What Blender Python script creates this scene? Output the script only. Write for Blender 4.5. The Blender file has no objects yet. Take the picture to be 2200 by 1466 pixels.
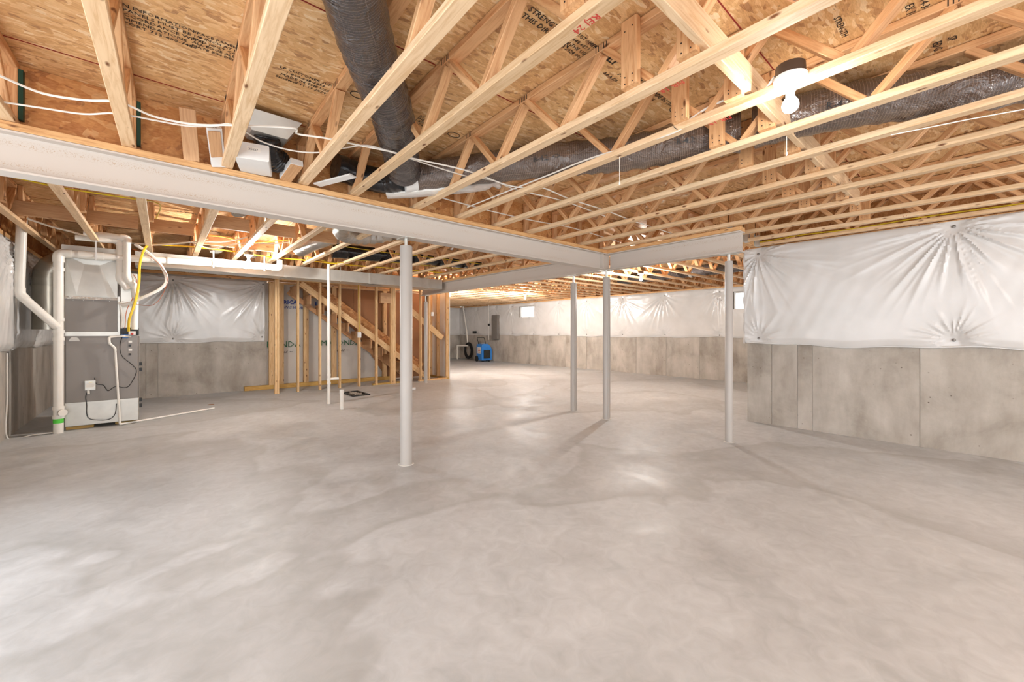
import bpy, math, random
import numpy as np
from mathutils import Vector, Matrix, noise
R = random.Random(7)
SC = bpy.context.scene
COL = SC.collection
# ------------------------------------------------------------------ camera, world, exposure
F, CX, HY, HC = 884.0, 1100.0, 713.0, 1.25
TH = math.radians(41.06); S_, C_ = math.sin(TH), math.cos(TH)
cam = bpy.data.cameras.new('camera'); camo = bpy.data.objects.new('camera', cam); COL.objects.link(camo)
cam.sensor_width = 36; cam.lens = 36*F/2200; cam.shift_y = -(733-HY)/2200; cam.clip_start = .02
camo.location = (0, 0, HC); camo.rotation_euler = (math.pi/2, 0, -TH)
SC.camera = camo
w = bpy.data.worlds.new('world'); SC.world = w; w.use_nodes = True
w.node_tree.nodes['Background'].inputs[0].default_value = (.93, .96, 1, 1)
w.node_tree.nodes['Background'].inputs[1].default_value = 1.7
SC.view_settings.view_transform = 'Standard'; SC.view_settings.look = 'None'
SC.view_settings.exposure = 1.15; SC.view_settings.gamma = 1; SC.view_settings.use_curve_mapping = False
BULB = 100.0      # emission of the bare bulbs
SC.cycles.use_adaptive_sampling = True; SC.cycles.adaptive_threshold = .05; SC.cycles.max_bounces = 8; SC.cycles.glossy_bounces = 3; SC.cycles.transmission_bounces = 4
# ------------------------------------------------------------------ points in the room from sight lines (on a real plane)
def _ray(px, py):
    r = (px-CX)/F; u = (HY-py)/F
    return (S_+C_*r, C_-S_*r, u)
def atz(px, py, z):
    d = _ray(px, py); t = (z-HC)/d[2]; return Vector((t*d[0], t*d[1], z))
def atx(px, py, x):
    d = _ray(px, py); t = x/d[0]; return Vector((x, t*d[1], HC+t*d[2]))
def aty(px, py, y):
    d = _ray(px, py); t = y/d[1]; return Vector((t*d[0], y, HC+t*d[2]))
# ------------------------------------------------------------------ materials
def lin(c):
    return tuple((x/12.92 if x <= .04045 else ((x+.055)/1.055)**2.4) for x in [v/255 for v in c])+(1,)
class NT:
    def __init__(s, name):
        s.m = bpy.data.materials.new(name); s.m.use_nodes = True; s.t = s.m.node_tree; s.b = s.t.nodes['Principled BSDF']
    def n(s, typ, **k):
        nd = s.t.nodes.new('ShaderNode'+typ)
        for a, v in k.items():
            if a in nd.inputs: nd.inputs[a].default_value = v
            else: setattr(nd, a, v)
        return nd
    def l(s, a, b): s.t.links.new(a, b)
    def coords(s, kind='Object', scale=(1, 1, 1), rnd=True, rot=(0, 0, 0)):
        tc = s.n('TexCoord'); mp = s.n('Mapping'); mp.inputs['Scale'].default_value = scale; mp.inputs['Rotation'].default_value = rot
        s.l(tc.outputs[kind], mp.inputs['Vector'])
        if rnd:
            oi = s.n('ObjectInfo'); mu = s.n('Math', operation='MULTIPLY'); mu.inputs[1].default_value = 37.0
            s.l(oi.outputs['Random'], mu.inputs[0]); s.l(mu.outputs[0], mp.inputs['Location'])
        return mp.outputs[0]
    def noise(s, vec, scale, detail=3, rough=.5, dist=0):
        n = s.n('TexNoise'); n.inputs['Scale'].default_value = scale; n.inputs['Detail'].default_value = detail
        n.inputs['Roughness'].default_value = rough; n.inputs['Distortion'].default_value = dist
        s.l(vec, n.inputs['Vector']); return n.outputs['Fac']
    def ramp(s, fac, stops):
        r = s.n('ValToRGB'); e = r.color_ramp.elements
        while len(e) < len(stops): e.new(.5)
        for q, (p, c) in zip(e, stops): q.position = p; q.color = c if len(c) == 4 else lin(c)
        s.l(fac, r.inputs['Fac']); return r.outputs['Color']
    def mix(s, fac, a, b, mode='MIX'):
        m = s.n('Mix', data_type='RGBA', blend_type=mode)
        for i, v in ((0, fac), (6, a), (7, b)):
            if isinstance(v, (int, float)): m.inputs[i].default_value = v
            elif isinstance(v, tuple): m.inputs[i].default_value = v
            else: s.l(v, m.inputs[i])
        return m.outputs[2]
    def bump(s, h, strength=.3, dist=.01):
        b = s.n('Bump'); b.inputs['Strength'].default_value = strength; b.inputs['Distance'].default_value = dist
        s.l(h, b.inputs['Height']); s.l(b.outputs[0], s.b.inputs['Normal'])
    def set(s, color=None, rough=None, metal=None, **k):
        for nm, v in (('Base Color', color), ('Roughness', rough), ('Metallic', metal)):
            if v is None: continue
            if hasattr(v, 'links') or isinstance(v, bpy.types.NodeSocket): s.l(v, s.b.inputs[nm])
            else: s.b.inputs[nm].default_value = v
        for a, v in k.items(): s.b.inputs[a.replace('_', ' ')].default_value = v
        return s.m
def grey(v): return (v, v, v, 1)
def simple(name, rgb, rough=.5, metal=0, var=.06, nscale=8, bump=0, **k):
    t = NT(name); v = t.coords(); n = t.noise(v, nscale, 4)
    c = lin(rgb); a = tuple(max(0, x*(1-var)) for x in c[:3])+(1,); b = tuple(min(1, x*(1+var)) for x in c[:3])+(1,)
    t.set(t.ramp(n, [(.3, a), (.7, b)]), rough, metal, **k)
    if bump: t.bump(n, bump, .01)
    return t.m
def wood(name, light, dark, knot=(120, 75, 40), rough=.62):
    t = NT(name); v = t.coords(scale=(1.2, 16, 16)); g = t.noise(v, 3, 5, .6, 1.2)
    c = t.ramp(g, [(.3, dark), (.55, light), (.8, tuple(min(255, x+10) for x in light))])
    v2 = t.coords(scale=(5, 14, 14)); vo = t.n('TexVoronoi'); vo.inputs['Scale'].default_value = 1.0; t.l(v2, vo.inputs['Vector'])
    k = t.ramp(vo.outputs['Distance'], [(.07, grey(1)), (.15, grey(0))])
    c = t.mix(k, c, lin(knot))
    oi = t.n('ObjectInfo'); r = t.ramp(oi.outputs['Random'], [(0, (.82, .78, .72, 1)), (.5, (1, 1, 1, 1)), (1, (.93, .86, .78, 1))])
    c = t.mix(1.0, c, r, 'MULTIPLY')
    t.bump(g, .15, .004)
    return t.set(c, rough)
def osb(name, tint=(1, 1, 1, 1)):
    t = NT(name)
    v = t.coords(rnd=True); nd = t.n('TexNoise'); nd.inputs['Scale'].default_value = 5; t.l(v, nd.inputs['Vector'])
    ad = t.mix(.06, v, nd.outputs['Color'])
    cols = []
    for i, (sc, rot) in enumerate((((11, 44, 20), .25), ((12, 52, 20), -.35), ((15, 40, 20), 1.0))):
        mp = t.n('Mapping'); mp.inputs['Scale'].default_value = sc; mp.inputs['Rotation'].default_value = (0, 0, rot); t.l(ad, mp.inputs['Vector'])
        vo = t.n('TexVoronoi'); vo.inputs['Scale'].default_value = 1; t.l(mp.outputs[0], vo.inputs['Vector']); cols.append(vo.outputs['Color'])
    sel = t.noise(v, 9, 2); s1 = t.ramp(sel, [(.48, grey(0)), (.52, grey(1))])
    sel2 = t.noise(v, 14, 2); s2 = t.ramp(sel2, [(.55, grey(0)), (.6, grey(1))])
    m = t.mix(s1, cols[0], cols[1]); m = t.mix(s2, m, cols[2])
    bw = t.n('SeparateColor'); t.l(m, bw.inputs[0])
    c = t.ramp(bw.outputs[0], [(0, (166, 112, 64)), (.12, (206, 152, 94)), (.5, (226, 176, 114)), (.85, (238, 196, 140)), (1, (248, 220, 176))])
    dk = t.coords(scale=(9, 60, 9)); d = t.noise(dk, 1.6, 2, .5, .6); c = t.mix(t.ramp(d, [(.68, grey(0)), (.74, grey(.55))]), c, lin((120, 90, 60)))
    f = t.coords(scale=(4, 30, 10)); fn = t.noise(f, 9, 3); c = t.mix(.25, c, t.ramp(fn, [(.3, (150, 100, 60)), (.7, (250, 220, 175))]))
    c = t.mix(1.0, c, tint, 'MULTIPLY'); t.bump(bw.outputs[1], .12, .003)
    return t.set(c, .6)
def concrete_wall():
    t = NT('concrete_wall'); v = t.coords()
    n1 = t.noise(v, 1.4, 8, .65, .4); n2 = t.noise(t.coords(scale=(1, 1, .35)), 4, 6, .6)
    c = t.ramp(n1, [(.3, (122, 113, 102)), (.48, (170, 162, 151)), (.7, (196, 189, 180))])
    c = t.mix(.45, c, t.ramp(n2, [(.35, (146, 137, 126)), (.65, (198, 191, 182))]))
    vo = t.n('TexVoronoi'); vo.inputs['Scale'].default_value = 13; t.l(v, vo.inputs['Vector'])
    spars = t.noise(v, 3, 2); pit = t.ramp(vo.outputs['Distance'], [(.06, grey(1)), (.11, grey(0))])
    pit = t.mix(1.0, pit, t.ramp(spars, [(.5, grey(0)), (.6, grey(1))]), 'MULTIPLY')
    c = t.mix(pit, c, lin((92, 82, 70)))
    t.bump(t.noise(v, 40, 4), .25, .004)
    return t.set(c, .78)
def concrete_floor():
    t = NT('concrete_floor'); v = t.coords(rnd=False)
    n1 = t.noise(v, .42, 6, .55, .7); n2 = t.noise(v, 1.3, 9, .62, .9); n3 = t.noise(v, 9, 6, .6, 1.0)
    c = t.ramp(n1, [(.30, (146, 147, 146)), (.45, (178, 180, 181)), (.6, (194, 196, 197)), (.75, (184, 185, 186))])
    c = t.mix(.5, c, t.ramp(n2, [(.30, (152, 152, 150)), (.46, (180, 182, 182)), (.6, (202, 204, 205))]))
    c = t.mix(.36, c, t.ramp(n3, [(.3, (158, 159, 160)), (.7, (204, 206, 209))]))
    # damp edges: thin dark contours
    e = t.noise(v, .34, 4, .5, .5); c = t.mix(t.ramp(e, [(.488, grey(0)), (.501, grey(.42)), (.53, grey(.18)), (.60, grey(0))]), c, lin((146, 144, 139)))
    r = t.ramp(n2, [(.35, grey(.40)), (.65, grey(.66))])
    t.bump(t.noise(v, 5.0, 8, .65), .16, .012)
    return t.set(c, r, Specular_IOR_Level=.38)
def sheet_mat():
    t = NT('vinyl_facing'); v = t.coords(scale=(1, 1, 1))
    n = t.noise(v, 2.5, 3); c = t.ramp(n, [(.3, (205, 203, 200)), (.7, (216, 214, 212))])
    t.bump(t.noise(t.coords(scale=(60, 60, 60)), 2, 2), .10, .002)
    return t.set(c, .24, Specular_IOR_Level=.6)
def duct_black(name='duct_jacket', base=(64, 57, 56), ln_c=(118, 106, 100)):
    t = NT(name); v = t.coords('UV', rnd=False); sx = t.n('SeparateXYZ'); t.l(v, sx.inputs[0])
    def lines(sock, freq, wdt):
        a = t.n('Math', operation='MULTIPLY'); a.inputs[1].default_value = freq; t.l(sock, a.inputs[0])
        fr = t.n('Math', operation='FRACT'); t.l(a.outputs[0], fr.inputs[0]); lt = t.n('Math', operation='LESS_THAN'); lt.inputs[1].default_value = wdt; t.l(fr.outputs[0], lt.inputs[0]); return lt.outputs[0]
    ob = t.coords(rnd=False); wn = t.noise(ob, 9, 4, .6, 1.0)
    w1 = t.n('Math', operation='MULTIPLY_ADD'); w1.inputs[1].default_value = .010; t.l(wn, w1.inputs[0]); t.l(sx.outputs[0], w1.inputs[2])
    w2 = t.n('Math', operation='MULTIPLY_ADD'); w2.inputs[1].default_value = .03; t.l(wn, w2.inputs[0]); t.l(sx.outputs[1], w2.inputs[2])
    ln = t.n('Math', operation='MAXIMUM'); t.l(lines(w1.outputs[0], 70, .10), ln.inputs[0]); t.l(lines(w2.outputs[0], 7, .015), ln.inputs[1])
    c = t.mix(ln.outputs[0], lin(base), lin(ln_c))
    cr = t.noise(t.coords(scale=(1, 1, 1), rnd=False), 9, 5, .6, 1.5); t.bump(cr, .8, .035)
    return t.set(c, .15, Specular_IOR_Level=1.0)
M = dict(
    floor=concrete_floor(), wall=concrete_wall(), sheet=sheet_mat(), osb=osb('osb'), osb_dark=osb('osb_skirt', (.80, .62, .46, 1)),
    chord=wood('spruce', (232, 202, 164), (208, 170, 126)), web=wood('spruce_web_shaded', (226, 180, 132), (196, 138, 88)),  # web tone: spruce made oranger, painting in the bounced shade inside the trusses
    stud=wood('stud_pine', (232, 198, 150), (208, 162, 108)), treated=wood('treated_pine', (206, 170, 96), (178, 138, 70)),
    plate=wood('plate_wood', (224, 178, 124), (190, 136, 84)), board=wood('blocking', (206, 164, 122), (186, 140, 98)),
    steel=simple('grey_primer', (198, 188, 178), .55, 0, .05, 5), steel_post=simple('post_primer', (176, 170, 164), .45, 0, .03, 4),
    rust=simple('rust', (150, 100, 60), .8), galv=simple('galvanised', (204, 202, 195), .36, .55, .08, 6, .08),
    galv_dk=simple('round_duct', (196, 190, 176), .3, .7, .15, 3, .1), foil=None, jacket=duct_black(), jacket_lit=duct_black('duct_jacket_lit', (94, 78, 68), (146, 126, 110)), blackfilm=simple('black_film', (34, 32, 33), .2, 0, .3, 14, .6),  # second jacket tone: bulb light on the black ducts put into the colour
    pvc=simple('pvc', (232, 228, 220), .35, 0, .02), cable=simple('white_cable', (228, 222, 212), .45, 0, .03), yellow=simple('yellow_cable', (206, 178, 30), .45, 0, .1),
    gas=simple('gas_hose', (240, 200, 40), .4, 0, .05), black=simple('black', (30, 29, 28), .45, 0, .2), cabinet=simple('cabinet_grey', (134, 127, 121), .42, .15, .05, 2),
    white=simple('white_paint', (226, 224, 220), .4, 0, .03), porcelain=simple('porcelain', (240, 238, 232), .25, 0, .02), boxbrown=simple('outlet_box', (72, 56, 46), .5),
    kraft=simple('gypsum_backing', (158, 112, 76), .75, 0, .08, 3), wrap=simple('house_wrap', (196, 190, 182), .6, 0, .04, 3, .2),
    blue=simple('blue_plastic', (50, 128, 208), .38, 0, .06), darkgrille=simple('grille', (44, 44, 40), .6), panelgrey=simple('panel_grey', (124, 118, 112), .45, .2),
    red=simple('red_print', (190, 60, 50), .6), ink=simple('black_ink', (44, 36, 30), .8), blueink=simple('blue_ink', (26, 56, 130), .7), greenink=simple('green_ink', (42, 96, 66), .7),
    green=simple('green_tape', (90, 214, 70), .5), darkgreen=simple('green_band', (14, 58, 40), .6), copper=simple('copper', (176, 96, 60), .35, .8), redline=simple('red_edge', (140, 40, 26), .8),
    sealant=simple('white_sealant', (208, 206, 200), .6), pin=simple('pin_washer', (130, 126, 122), .4, .6), gravel=simple('gravel', (170, 160, 148), .8, 0, .3, 30, .6), label=simple('paper_label', (232, 228, 220), .6))
t = NT('foil'); v = t.coords(rnd=False); t.bump(t.noise(v, 34, 5, .7, 1.4), .8, .012); M['foil'] = t.set(lin((200, 196, 190)), .22, .95)
def emis(name, col, k):
    t = NT(name); t.set((0, 0, 0, 1), .5); t.b.inputs['Emission Color'].default_value = col; t.b.inputs['Emission Strength'].default_value = k; return t.m
for _k, _f in (('bulb', 1.0), ('bulb_furnace', 12.5), ('bulb_far', 20), ('bulb_mid', 16.0), ('bulb_rear_fill', 8.6)): M[_k] = emis('lit_'+_k, (1, .975, .94, 1), BULB*_f)
t = NT('plastic_film'); t.set(lin((236, 230, 222)), .18, 0, Alpha=.42); t.bump(t.noise(t.coords(rnd=False), 22, 5, .7, 2), .7, .02); M['film'] = t.m
t = NT('window_glass'); t.b.inputs['Transmission Weight'].default_value = 1; t.b.inputs['Roughness'].default_value = .05; t.b.inputs['IOR'].default_value = 1.1; M['glass'] = t.m
# ------------------------------------------------------------------ mesh helpers
class MB:
    def __init__(s): s.v = []; s.f = []; s.uv = {}
    def add(s, vs, fs):
        o = len(s.v); s.v += [tuple(p) for p in vs]; s.f += [tuple(i+o for i in f) for f in fs]; return s
    def box(s, a, b):
        (x0, y0, z0), (x1, y1, z1) = a, b
        return s.add([(x0, y0, z0), (x1, y0, z0), (x1, y1, z0), (x0, y1, z0), (x0, y0, z1), (x1, y0, z1), (x1, y1, z1), (x0, y1, z1)],
                     [(0, 3, 2, 1), (4, 5, 6, 7), (0, 1, 5, 4), (1, 2, 6, 5), (2, 3, 7, 6), (3, 0, 4, 7)])
    def cbox(s, a, b, c=.004):   # box with chamfered long edges along its longest axis
        d = [b[i]-a[i] for i in range(3)]; ax = d.index(max(d)); o = [i for i in range(3) if i != ax]
        u0, u1, w0, w1 = a[o[0]], b[o[0]], a[o[1]], b[o[1]]; c = min(c, (u1-u0)*.3, (w1-w0)*.3)
        pr = [(u0+c, w0), (u1-c, w0), (u1, w0+c), (u1, w1-c), (u1-c, w1), (u0+c, w1), (u0, w1-c), (u0, w0+c)]
        vs = []
        for e in (a[ax], b[ax]):
            for p, q in pr:
                t3 = [0, 0, 0]; t3[ax] = e; t3[o[0]] = p; t3[o[1]] = q; vs.append(t3)
        fs = [tuple(range(7, -1, -1)), tuple(range(8, 16))]+[(i, (i+1) % 8, 8+(i+1) % 8, 8+i) for i in range(8)]
        if ax == 1: fs = [tuple(reversed(f)) for f in fs]
        return s.add(vs, fs)
    def tube(s, pts, r, n=10, caps=True, uv=False):
        pts = [Vector(p) for p in pts]; k = len(pts); rs = r if isinstance(r, (list, tuple)) else [r]*k
        o = len(s.v); t0 = (pts[1]-pts[0]).normalized(); up = Vector((0, 0, 1)) if abs(t0.z) < .9 else Vector((1, 0, 0))
        nrm = (up-t0*up.dot(t0)).normalized(); L = 0; lens = [0]
        for i in range(k):
            ta = (pts[min(i+1, k-1)]-pts[max(i-1, 0)]).normalized(); nrm = (nrm-ta*nrm.dot(ta)).normalized(); bn = ta.cross(nrm)
            if i: L += (pts[i]-pts[i-1]).length; lens.append(L)
            for j in range(n):
                a = 2*math.pi*j/n; s.v.append(tuple(pts[i]+(nrm*math.cos(a)+bn*math.sin(a))*rs[i]))
        for i in range(k-1):
            for j in range(n):
                j2 = (j+1) % n; s.f.append((o+i*n+j, o+i*n+j2, o+(i+1)*n+j2, o+(i+1)*n+j))
                if uv: s.uv[len(s.f)-1] = [(lens[i], j/n), (lens[i], (j+1)/n), (lens[i+1], (j+1)/n), (lens[i+1], j/n)]
        if caps: s.f.append(tuple(o+j for j in range(n-1, -1, -1))); s.f.append(tuple(o+(k-1)*n+j for j in range(n)))
        return s
    def lathe(s, prof, c=(0, 0, 0), n=20, axis=None):
        o = len(s.v); c = Vector(c); q = (Vector((0, 0, 1)).rotation_difference(Vector(axis)).to_matrix() if axis else Matrix.Identity(3))
        for r, z in prof:
            for j in range(n):
                a = 2*math.pi*j/n; s.v.append(tuple(c+q@Vector((r*math.cos(a), r*math.sin(a), z))))
        for i in range(len(prof)-1):
            for j in range(n):
                j2 = (j+1) % n; s.f.append((o+i*n+j, o+i*n+j2, o+(i+1)*n+j2, o+(i+1)*n+j))
        s.f.append(tuple(o+j for j in range(n-1, -1, -1))); s.f.append(tuple(o+(len(prof)-1)*n+j for j in range(n)))
        return s
    def mesh(s, name, mat, smooth=False):
        me = bpy.data.meshes.new(name); me.from_pydata(s.v, [], s.f)
        if s.uv:
            ul = me.uv_layers.new(name='UVMap')
            for p in me.polygons:
                if p.index in s.uv:
                    for li, c in zip(p.loop_indices, s.uv[p.index]): ul.data[li].uv = c
        me.materials.append(mat)
        if smooth:
            me.polygons.foreach_set('use_smooth', [True]*len(me.polygons)); me.set_sharp_from_angle(angle=math.radians(38))
        me.update(); return me
    def build(s, name, mat, parent=None, smooth=False, loc=(0, 0, 0)):
        return link(name, s.mesh(name, mat, smooth), parent, loc)
def link(name, me, parent=None, loc=(0, 0, 0)):
    o = bpy.data.objects.new(name, me); COL.objects.link(o); o.location = loc
    if parent: o.parent = parent
    return o
def under(child, part):      # hang a piece one level deeper, under a sibling part
    child.parent = part; child.matrix_parent_inverse = part.matrix_basis.inverted(); return child
def empty(name, loc=(0, 0, 0), rz=0, parent=None):
    o = link(name, None, parent, loc); o.rotation_euler.z = rz; o.empty_display_size = .1; return o
def tag(o, label=None, cat=None, group=None, kind=None):
    for k, v in (('label', label), ('category', cat), ('group', group), ('kind', kind)):
        if v: o[k] = v
    return o
_mem = {}
def member(name, p0, p1, wy, tz, mat, parent=None, up=(0, 0, 1), ch=.003):
    """timber from p0 to p1; wy = size across, tz = size along 'up'; shared mesh, grain runs along it"""
    p0, p1 = Vector(p0), Vector(p1); d = p1-p0; L = d.length; key = (round(L, 3), round(wy, 4), round(tz, 4), mat.name)
    if key not in _mem: _mem[key] = MB().cbox((0, -wy/2, -tz/2), (L, wy/2, tz/2), ch).mesh(name, mat)
    o = link(name, _mem[key], parent); x = d.normalized(); u = Vector(up); y = u.cross(x).normalized(); z = x.cross(y)
    m = Matrix((x, y, z)).transposed().to_4x4(); m.translation = p0; o.matrix_local = m; return o
def fillet(pts, r, n=6):
    pts = [Vector(p) for p in pts]; out = [pts[0]]
    for a, b, c in zip(pts, pts[1:], pts[2:]):
        d0, d1 = (a-b), (c-b); k = min(r, d0.length*.45, d1.length*.45); p, q = b+d0.normalized()*k, b+d1.normalized()*k
        for i in range(n+1):
            t = i/n; out.append(p*(1-t)**2+b*2*t*(1-t)+q*t*t)
    out.append(pts[-1]); return out
def smoothpath(pts, n=8):
    P = [Vector(p) for p in pts]; P = [P[0]*2-P[1]]+P+[P[-1]*2-P[-2]]; out = []
    for i in range(1, len(P)-2):
        for j in range(n):
            t = j/n; a, b, c, d = P[i-1:i+3]
            out.append(.5*((2*b)+(c-a)*t+(2*a-5*b+4*c-d)*t*t+(3*b-a-3*c+d)*t**3))
    out.append(P[-2]); return out
def pipe(name, pts, r, mat, label, cat, group=None, fil=.08, fit=True, n=16):
    """rigid pipe: one body, an elbow at each bend, couplings at its free ends"""
    root = empty(name, tuple(pts[0])); tag(root, label, cat, group); o = Vector(pts[0]); P = [Vector(p)-o for p in pts]
    MB().tube(fillet(P, fil), r, n).build('pipe', mat, root, True)
    if fit:
        for a, b, c in zip(P, P[1:], P[2:]):
            d0, d1 = (a-b), (c-b); k0 = min(fil*1.25, d0.length*.5); k1 = min(fil*1.25, d1.length*.5)
            MB().tube(fillet([b+d0.normalized()*k0, b, b+d1.normalized()*k1], fil), r*1.14, n).build('elbow', mat, root, True)
    return root
def cable(name, pts, r, mat, label, cat='cable', group=None, n=6, flat=1):
    return tag(MB().tube(smoothpath(pts, 6), r, n).build(name, mat, None, True), label, cat, group)
def text(body, loc, rot, size, mat, parent, name='printed_text', ext=.0004, align='LEFT', shear=0, off=0):
    c = bpy.data.curves.new(name, 'FONT'); c.body = body; c.size = size; c.extrude = ext; c.align_x = align; c.resolution_u = 1; c.space_line = 1.08
    c.materials.append(mat); c.shear = shear; c.offset = off
    tmp = bpy.data.objects.new(name, c); COL.objects.link(tmp); me = bpy.data.meshes.new_from_object(tmp); bpy.data.objects.remove(tmp); me.materials.clear(); me.materials.append(mat)
    o = link(name, me, parent, loc); o.rotation_euler = rot; return o
# ------------------------------------------------------------------ key levels
ZB, ZT = 2.413, 2.778          # underside of the floor trusses, underside of the subfloor
BZ0, BZ1 = 2.135, 2.365        # steel beam
Y1, X2 = 3.60, 4.95            # long beam axis, cross beam axis
XL, XR, YR, XF, YB, YF = -1.30, 6.27, 2.18, 10.95, 10.30, 16.35
# ------------------------------------------------------------------ floor, walls
fl = MB().box((XL-.3, -4.5, -.15), (XF+.3, YF+.3, 0)).build('floor', M['floor']); tag(fl, 'trowelled grey concrete slab with paler patches and damp edges', kind='structure')
def wall(name, label, origin, udir, length, h, thick, seams, inward):
    """concrete wall built of cast panels with a recessed form joint between them"""
    root = empty(name, origin); tag(root, label, kind='structure'); U = Vector(udir); N = Vector(inward)
    cuts = [0]+sorted(s for s in seams if .02 < s < length-.02)+[length]; sx = abs(U.x) > .5
    def bx(m, a, b, d0, d1, z0, z1):
        p, q = U*a+N*d0, U*b+N*d1; m.box((min(p.x, q.x), min(p.y, q.y), z0), (max(p.x, q.x), max(p.y, q.y), z1))
    bk = MB(); bx(bk, 0, length, -thick, -.012, 0, h); bk.build('wall_core', M['wall'], root)
    for i, (a, b) in enumerate(zip(cuts, cuts[1:])):
        m = MB(); e = R.uniform(-.003, .0); bx(m, a+(.003 if i else 0), b-(.003 if b < length else 0), -.0125, e, 0, h)
        me = m.mesh('concrete_panel', M['wall']); link('concrete_panel', me, root)
    return root
def seamlist(vals, start, sgn=1): return [sgn*(v-start) for v in vals]
HW = 2.36
wall('wall_right', 'cast concrete wall at right with vertical form joints', (XR, -4.5, 0), (0, 1, 0), YR+4.5, HW, .25, seamlist([1.879, 1.587, 1.427, .46, -.5, -1.5, -2.6, -3.6], -4.5), (-1, 0, 0))
wall('wall_return', 'cast concrete wall running back from the right corner', (XR+.25, YR, 0), (1, 0, 0), XF-XR-.25, HW, .25, [1, 2, 3], (0, 1, 0))
far_seams = [2.9, 3.6, 4.325, 4.975, 5.924, 6.878, 7.8, 8.767, 9.697, 10.608, 11.53, 12.456, 13.4, 14.3, 15.2]
# far wall has two window openings: build it in runs
W1, W2 = (11.26, 12.08), (3.30, 4.12); WZ0, WZ1 = 1.79, 2.24
def far_wall():
    root = empty('wall_far', (XF, YR, 0)); tag(root, 'long cast concrete wall with insulation blanket and two small windows', kind='structure')
    L = YF-YR; th = .25
    def b(m, y0, y1, x0, x1, z0, z1): m.box((x0, y0-YR, z0), (x1, y1-YR, z1))
    m = MB(); b(m, YR, YF, .012, .12, 0, WZ0); b(m, YR, YF, .012, .12, WZ1, HW)
    ys = [YR, W2[0], W2[1], W1[0], W1[1], YF]
    for i in (0, 2, 4): b(m, ys[i], ys[i+1], .012, .12, WZ0, WZ1)
    m.build('wall_core', M['wall'], root)
    cuts = [YR]+far_seams+[YF]
    for a, c in zip(cuts, cuts[1:]):
        m = MB(); b(m, a+.003, c-.003, R.uniform(0, .004), .0125, 0, 1.75); m.build('concrete_panel', M['wall'], root)
    return root
far_wall()
wall('wall_end', 'cast concrete end wall at the far corner', (XF+.26, YF, 0), (-1, 0, 0), XF-5.0+.26, HW, .25, [.8, 1.7, 2.6, 3.6, 4.6], (0, -1, 0))
wall('wall_back', 'stained cast concrete wall behind the furnace', (XL-.26, YB, 0), (1, 0, 0), 3.43, HW, .25, [.71, 1.16, 1.45, 1.62], (0, -1, 0))
wall('wall_left', 'cast concrete wall at the left edge beside the furnace', (XL, YB, 0), (0, -1, 0), YB-4.3, HW, .25, [1.15, 1.9, 3.3, 4.6, 6, 7.5, 9, 10.5, 12], (1, 0, 0))
wall('wall_stair_return', 'concrete wall running back from the stair end', (5.95, YB, 0), (0, 1, 0), YF-YB, HW, .2, [1, 2, 3, 4, 5], (1, 0, 0))
# sill plates + rim boards on the walls (structure)
def sill(name, label, a, b):
    tag(MB().cbox(a, b).build(name, M['plate']), label, kind='structure')
sill('trim_1', 'wood sill plate on the right wall', (XR+.0, -4.5, HW), (XR+.14, YR, ZB))
sill('trim_2', 'wood sill plate on the far wall', (XF+.0, YR, HW), (XF+.14, YF, ZB))
sill('trim_3', 'wood sill plate on the end wall', (5.1, YF, HW), (XF, YF+.14, ZB))
sill('trim_4', 'wood sill plate on the back wall', (XL-.16, YB, HW), (5.9, YB+.14, ZB))
sill('trim_5', 'wood sill plate on the left wall', (XL-.14, -4.5, HW), (XL, YB, ZB))
for i, (a, b, l) in enumerate([((XR+.12, -4.5, ZB), (XR+.15, YR, ZT), 'strand board rim above the right wall'), ((XF+.12, YR, ZB), (XF+.15, YF, ZT), 'strand board rim above the far wall'),
        ((5.1, YF+.12, ZB), (XF+.12, YF+.15, ZT), 'strand board rim above the end wall'), ((XL-.16, YB+.12, ZB), (5.9, YB+.15, ZT), 'strand board rim above the back wall'),
        ((XL-.15, -4.5, ZB), (XL-.12, YB+.12, ZT), 'strand board rim above the left wall'), ((XL, Y1+.03, ZB), (X2-.02, Y1+.045, ZT), 'strand board rim standing on the long steel beam')]):
    tag(MB().box(a, b).build('trim_%d' % (6+i), M['osb_dark']), l, kind='structure')
# ceiling: subfloor panels
ceil = empty('ceiling', (0, 0, ZT)); tag(ceil, 'strand board subfloor seen from below, with red panel edges', kind='structure')
PY, PX = 1.258, 2.46; rows = range(-4, 14); pan = {}; XJ = (-.145, .865)
for j in rows:
    y0 = .806+j*PY-PY; off = XJ[(j+1) % 2]
    for i in range(-1, 6):
        x0 = off+(i-1)*PX; x1 = x0+PX
        x0c, x1c = max(x0, XL-.15), min(x1, XF+.15); y0c, y1c = max(y0, -4.5), min(y0+PY, YF+.15)
        if x1c-x0c < .05 or y1c-y0c < .05: continue
        if y0c > YB+.3 and x1c < 5.8: continue
        if x0c > 6.6 and y1c < 1.9: continue
        dz = R.uniform(0, .002)
        me = MB().box((0, 0, 0), (x1c-x0c-.004, y1c-y0c-.005, .018)).mesh('osb_panel', M['osb'])
        o = link('osb_panel', me, ceil, (x0c+.002, y0c+.0025, dz)); pan[(j, i)] = o
for j in rows:     # red sealed edges showing in the joints
    y0 = .806+j*PY
    if -4.4 < y0 < YF: MB().box((XL, y0-.003, -.0015), (XF if y0 > 2.2 else 6.3, y0+.003, .003)).build('panel_edge', M['redline'], ceil)
MB().box((XL-.3, -4.5, .02), (XF+.3, YF+.3, .03)).build('floor_above', M['osb'], ceil)
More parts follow.
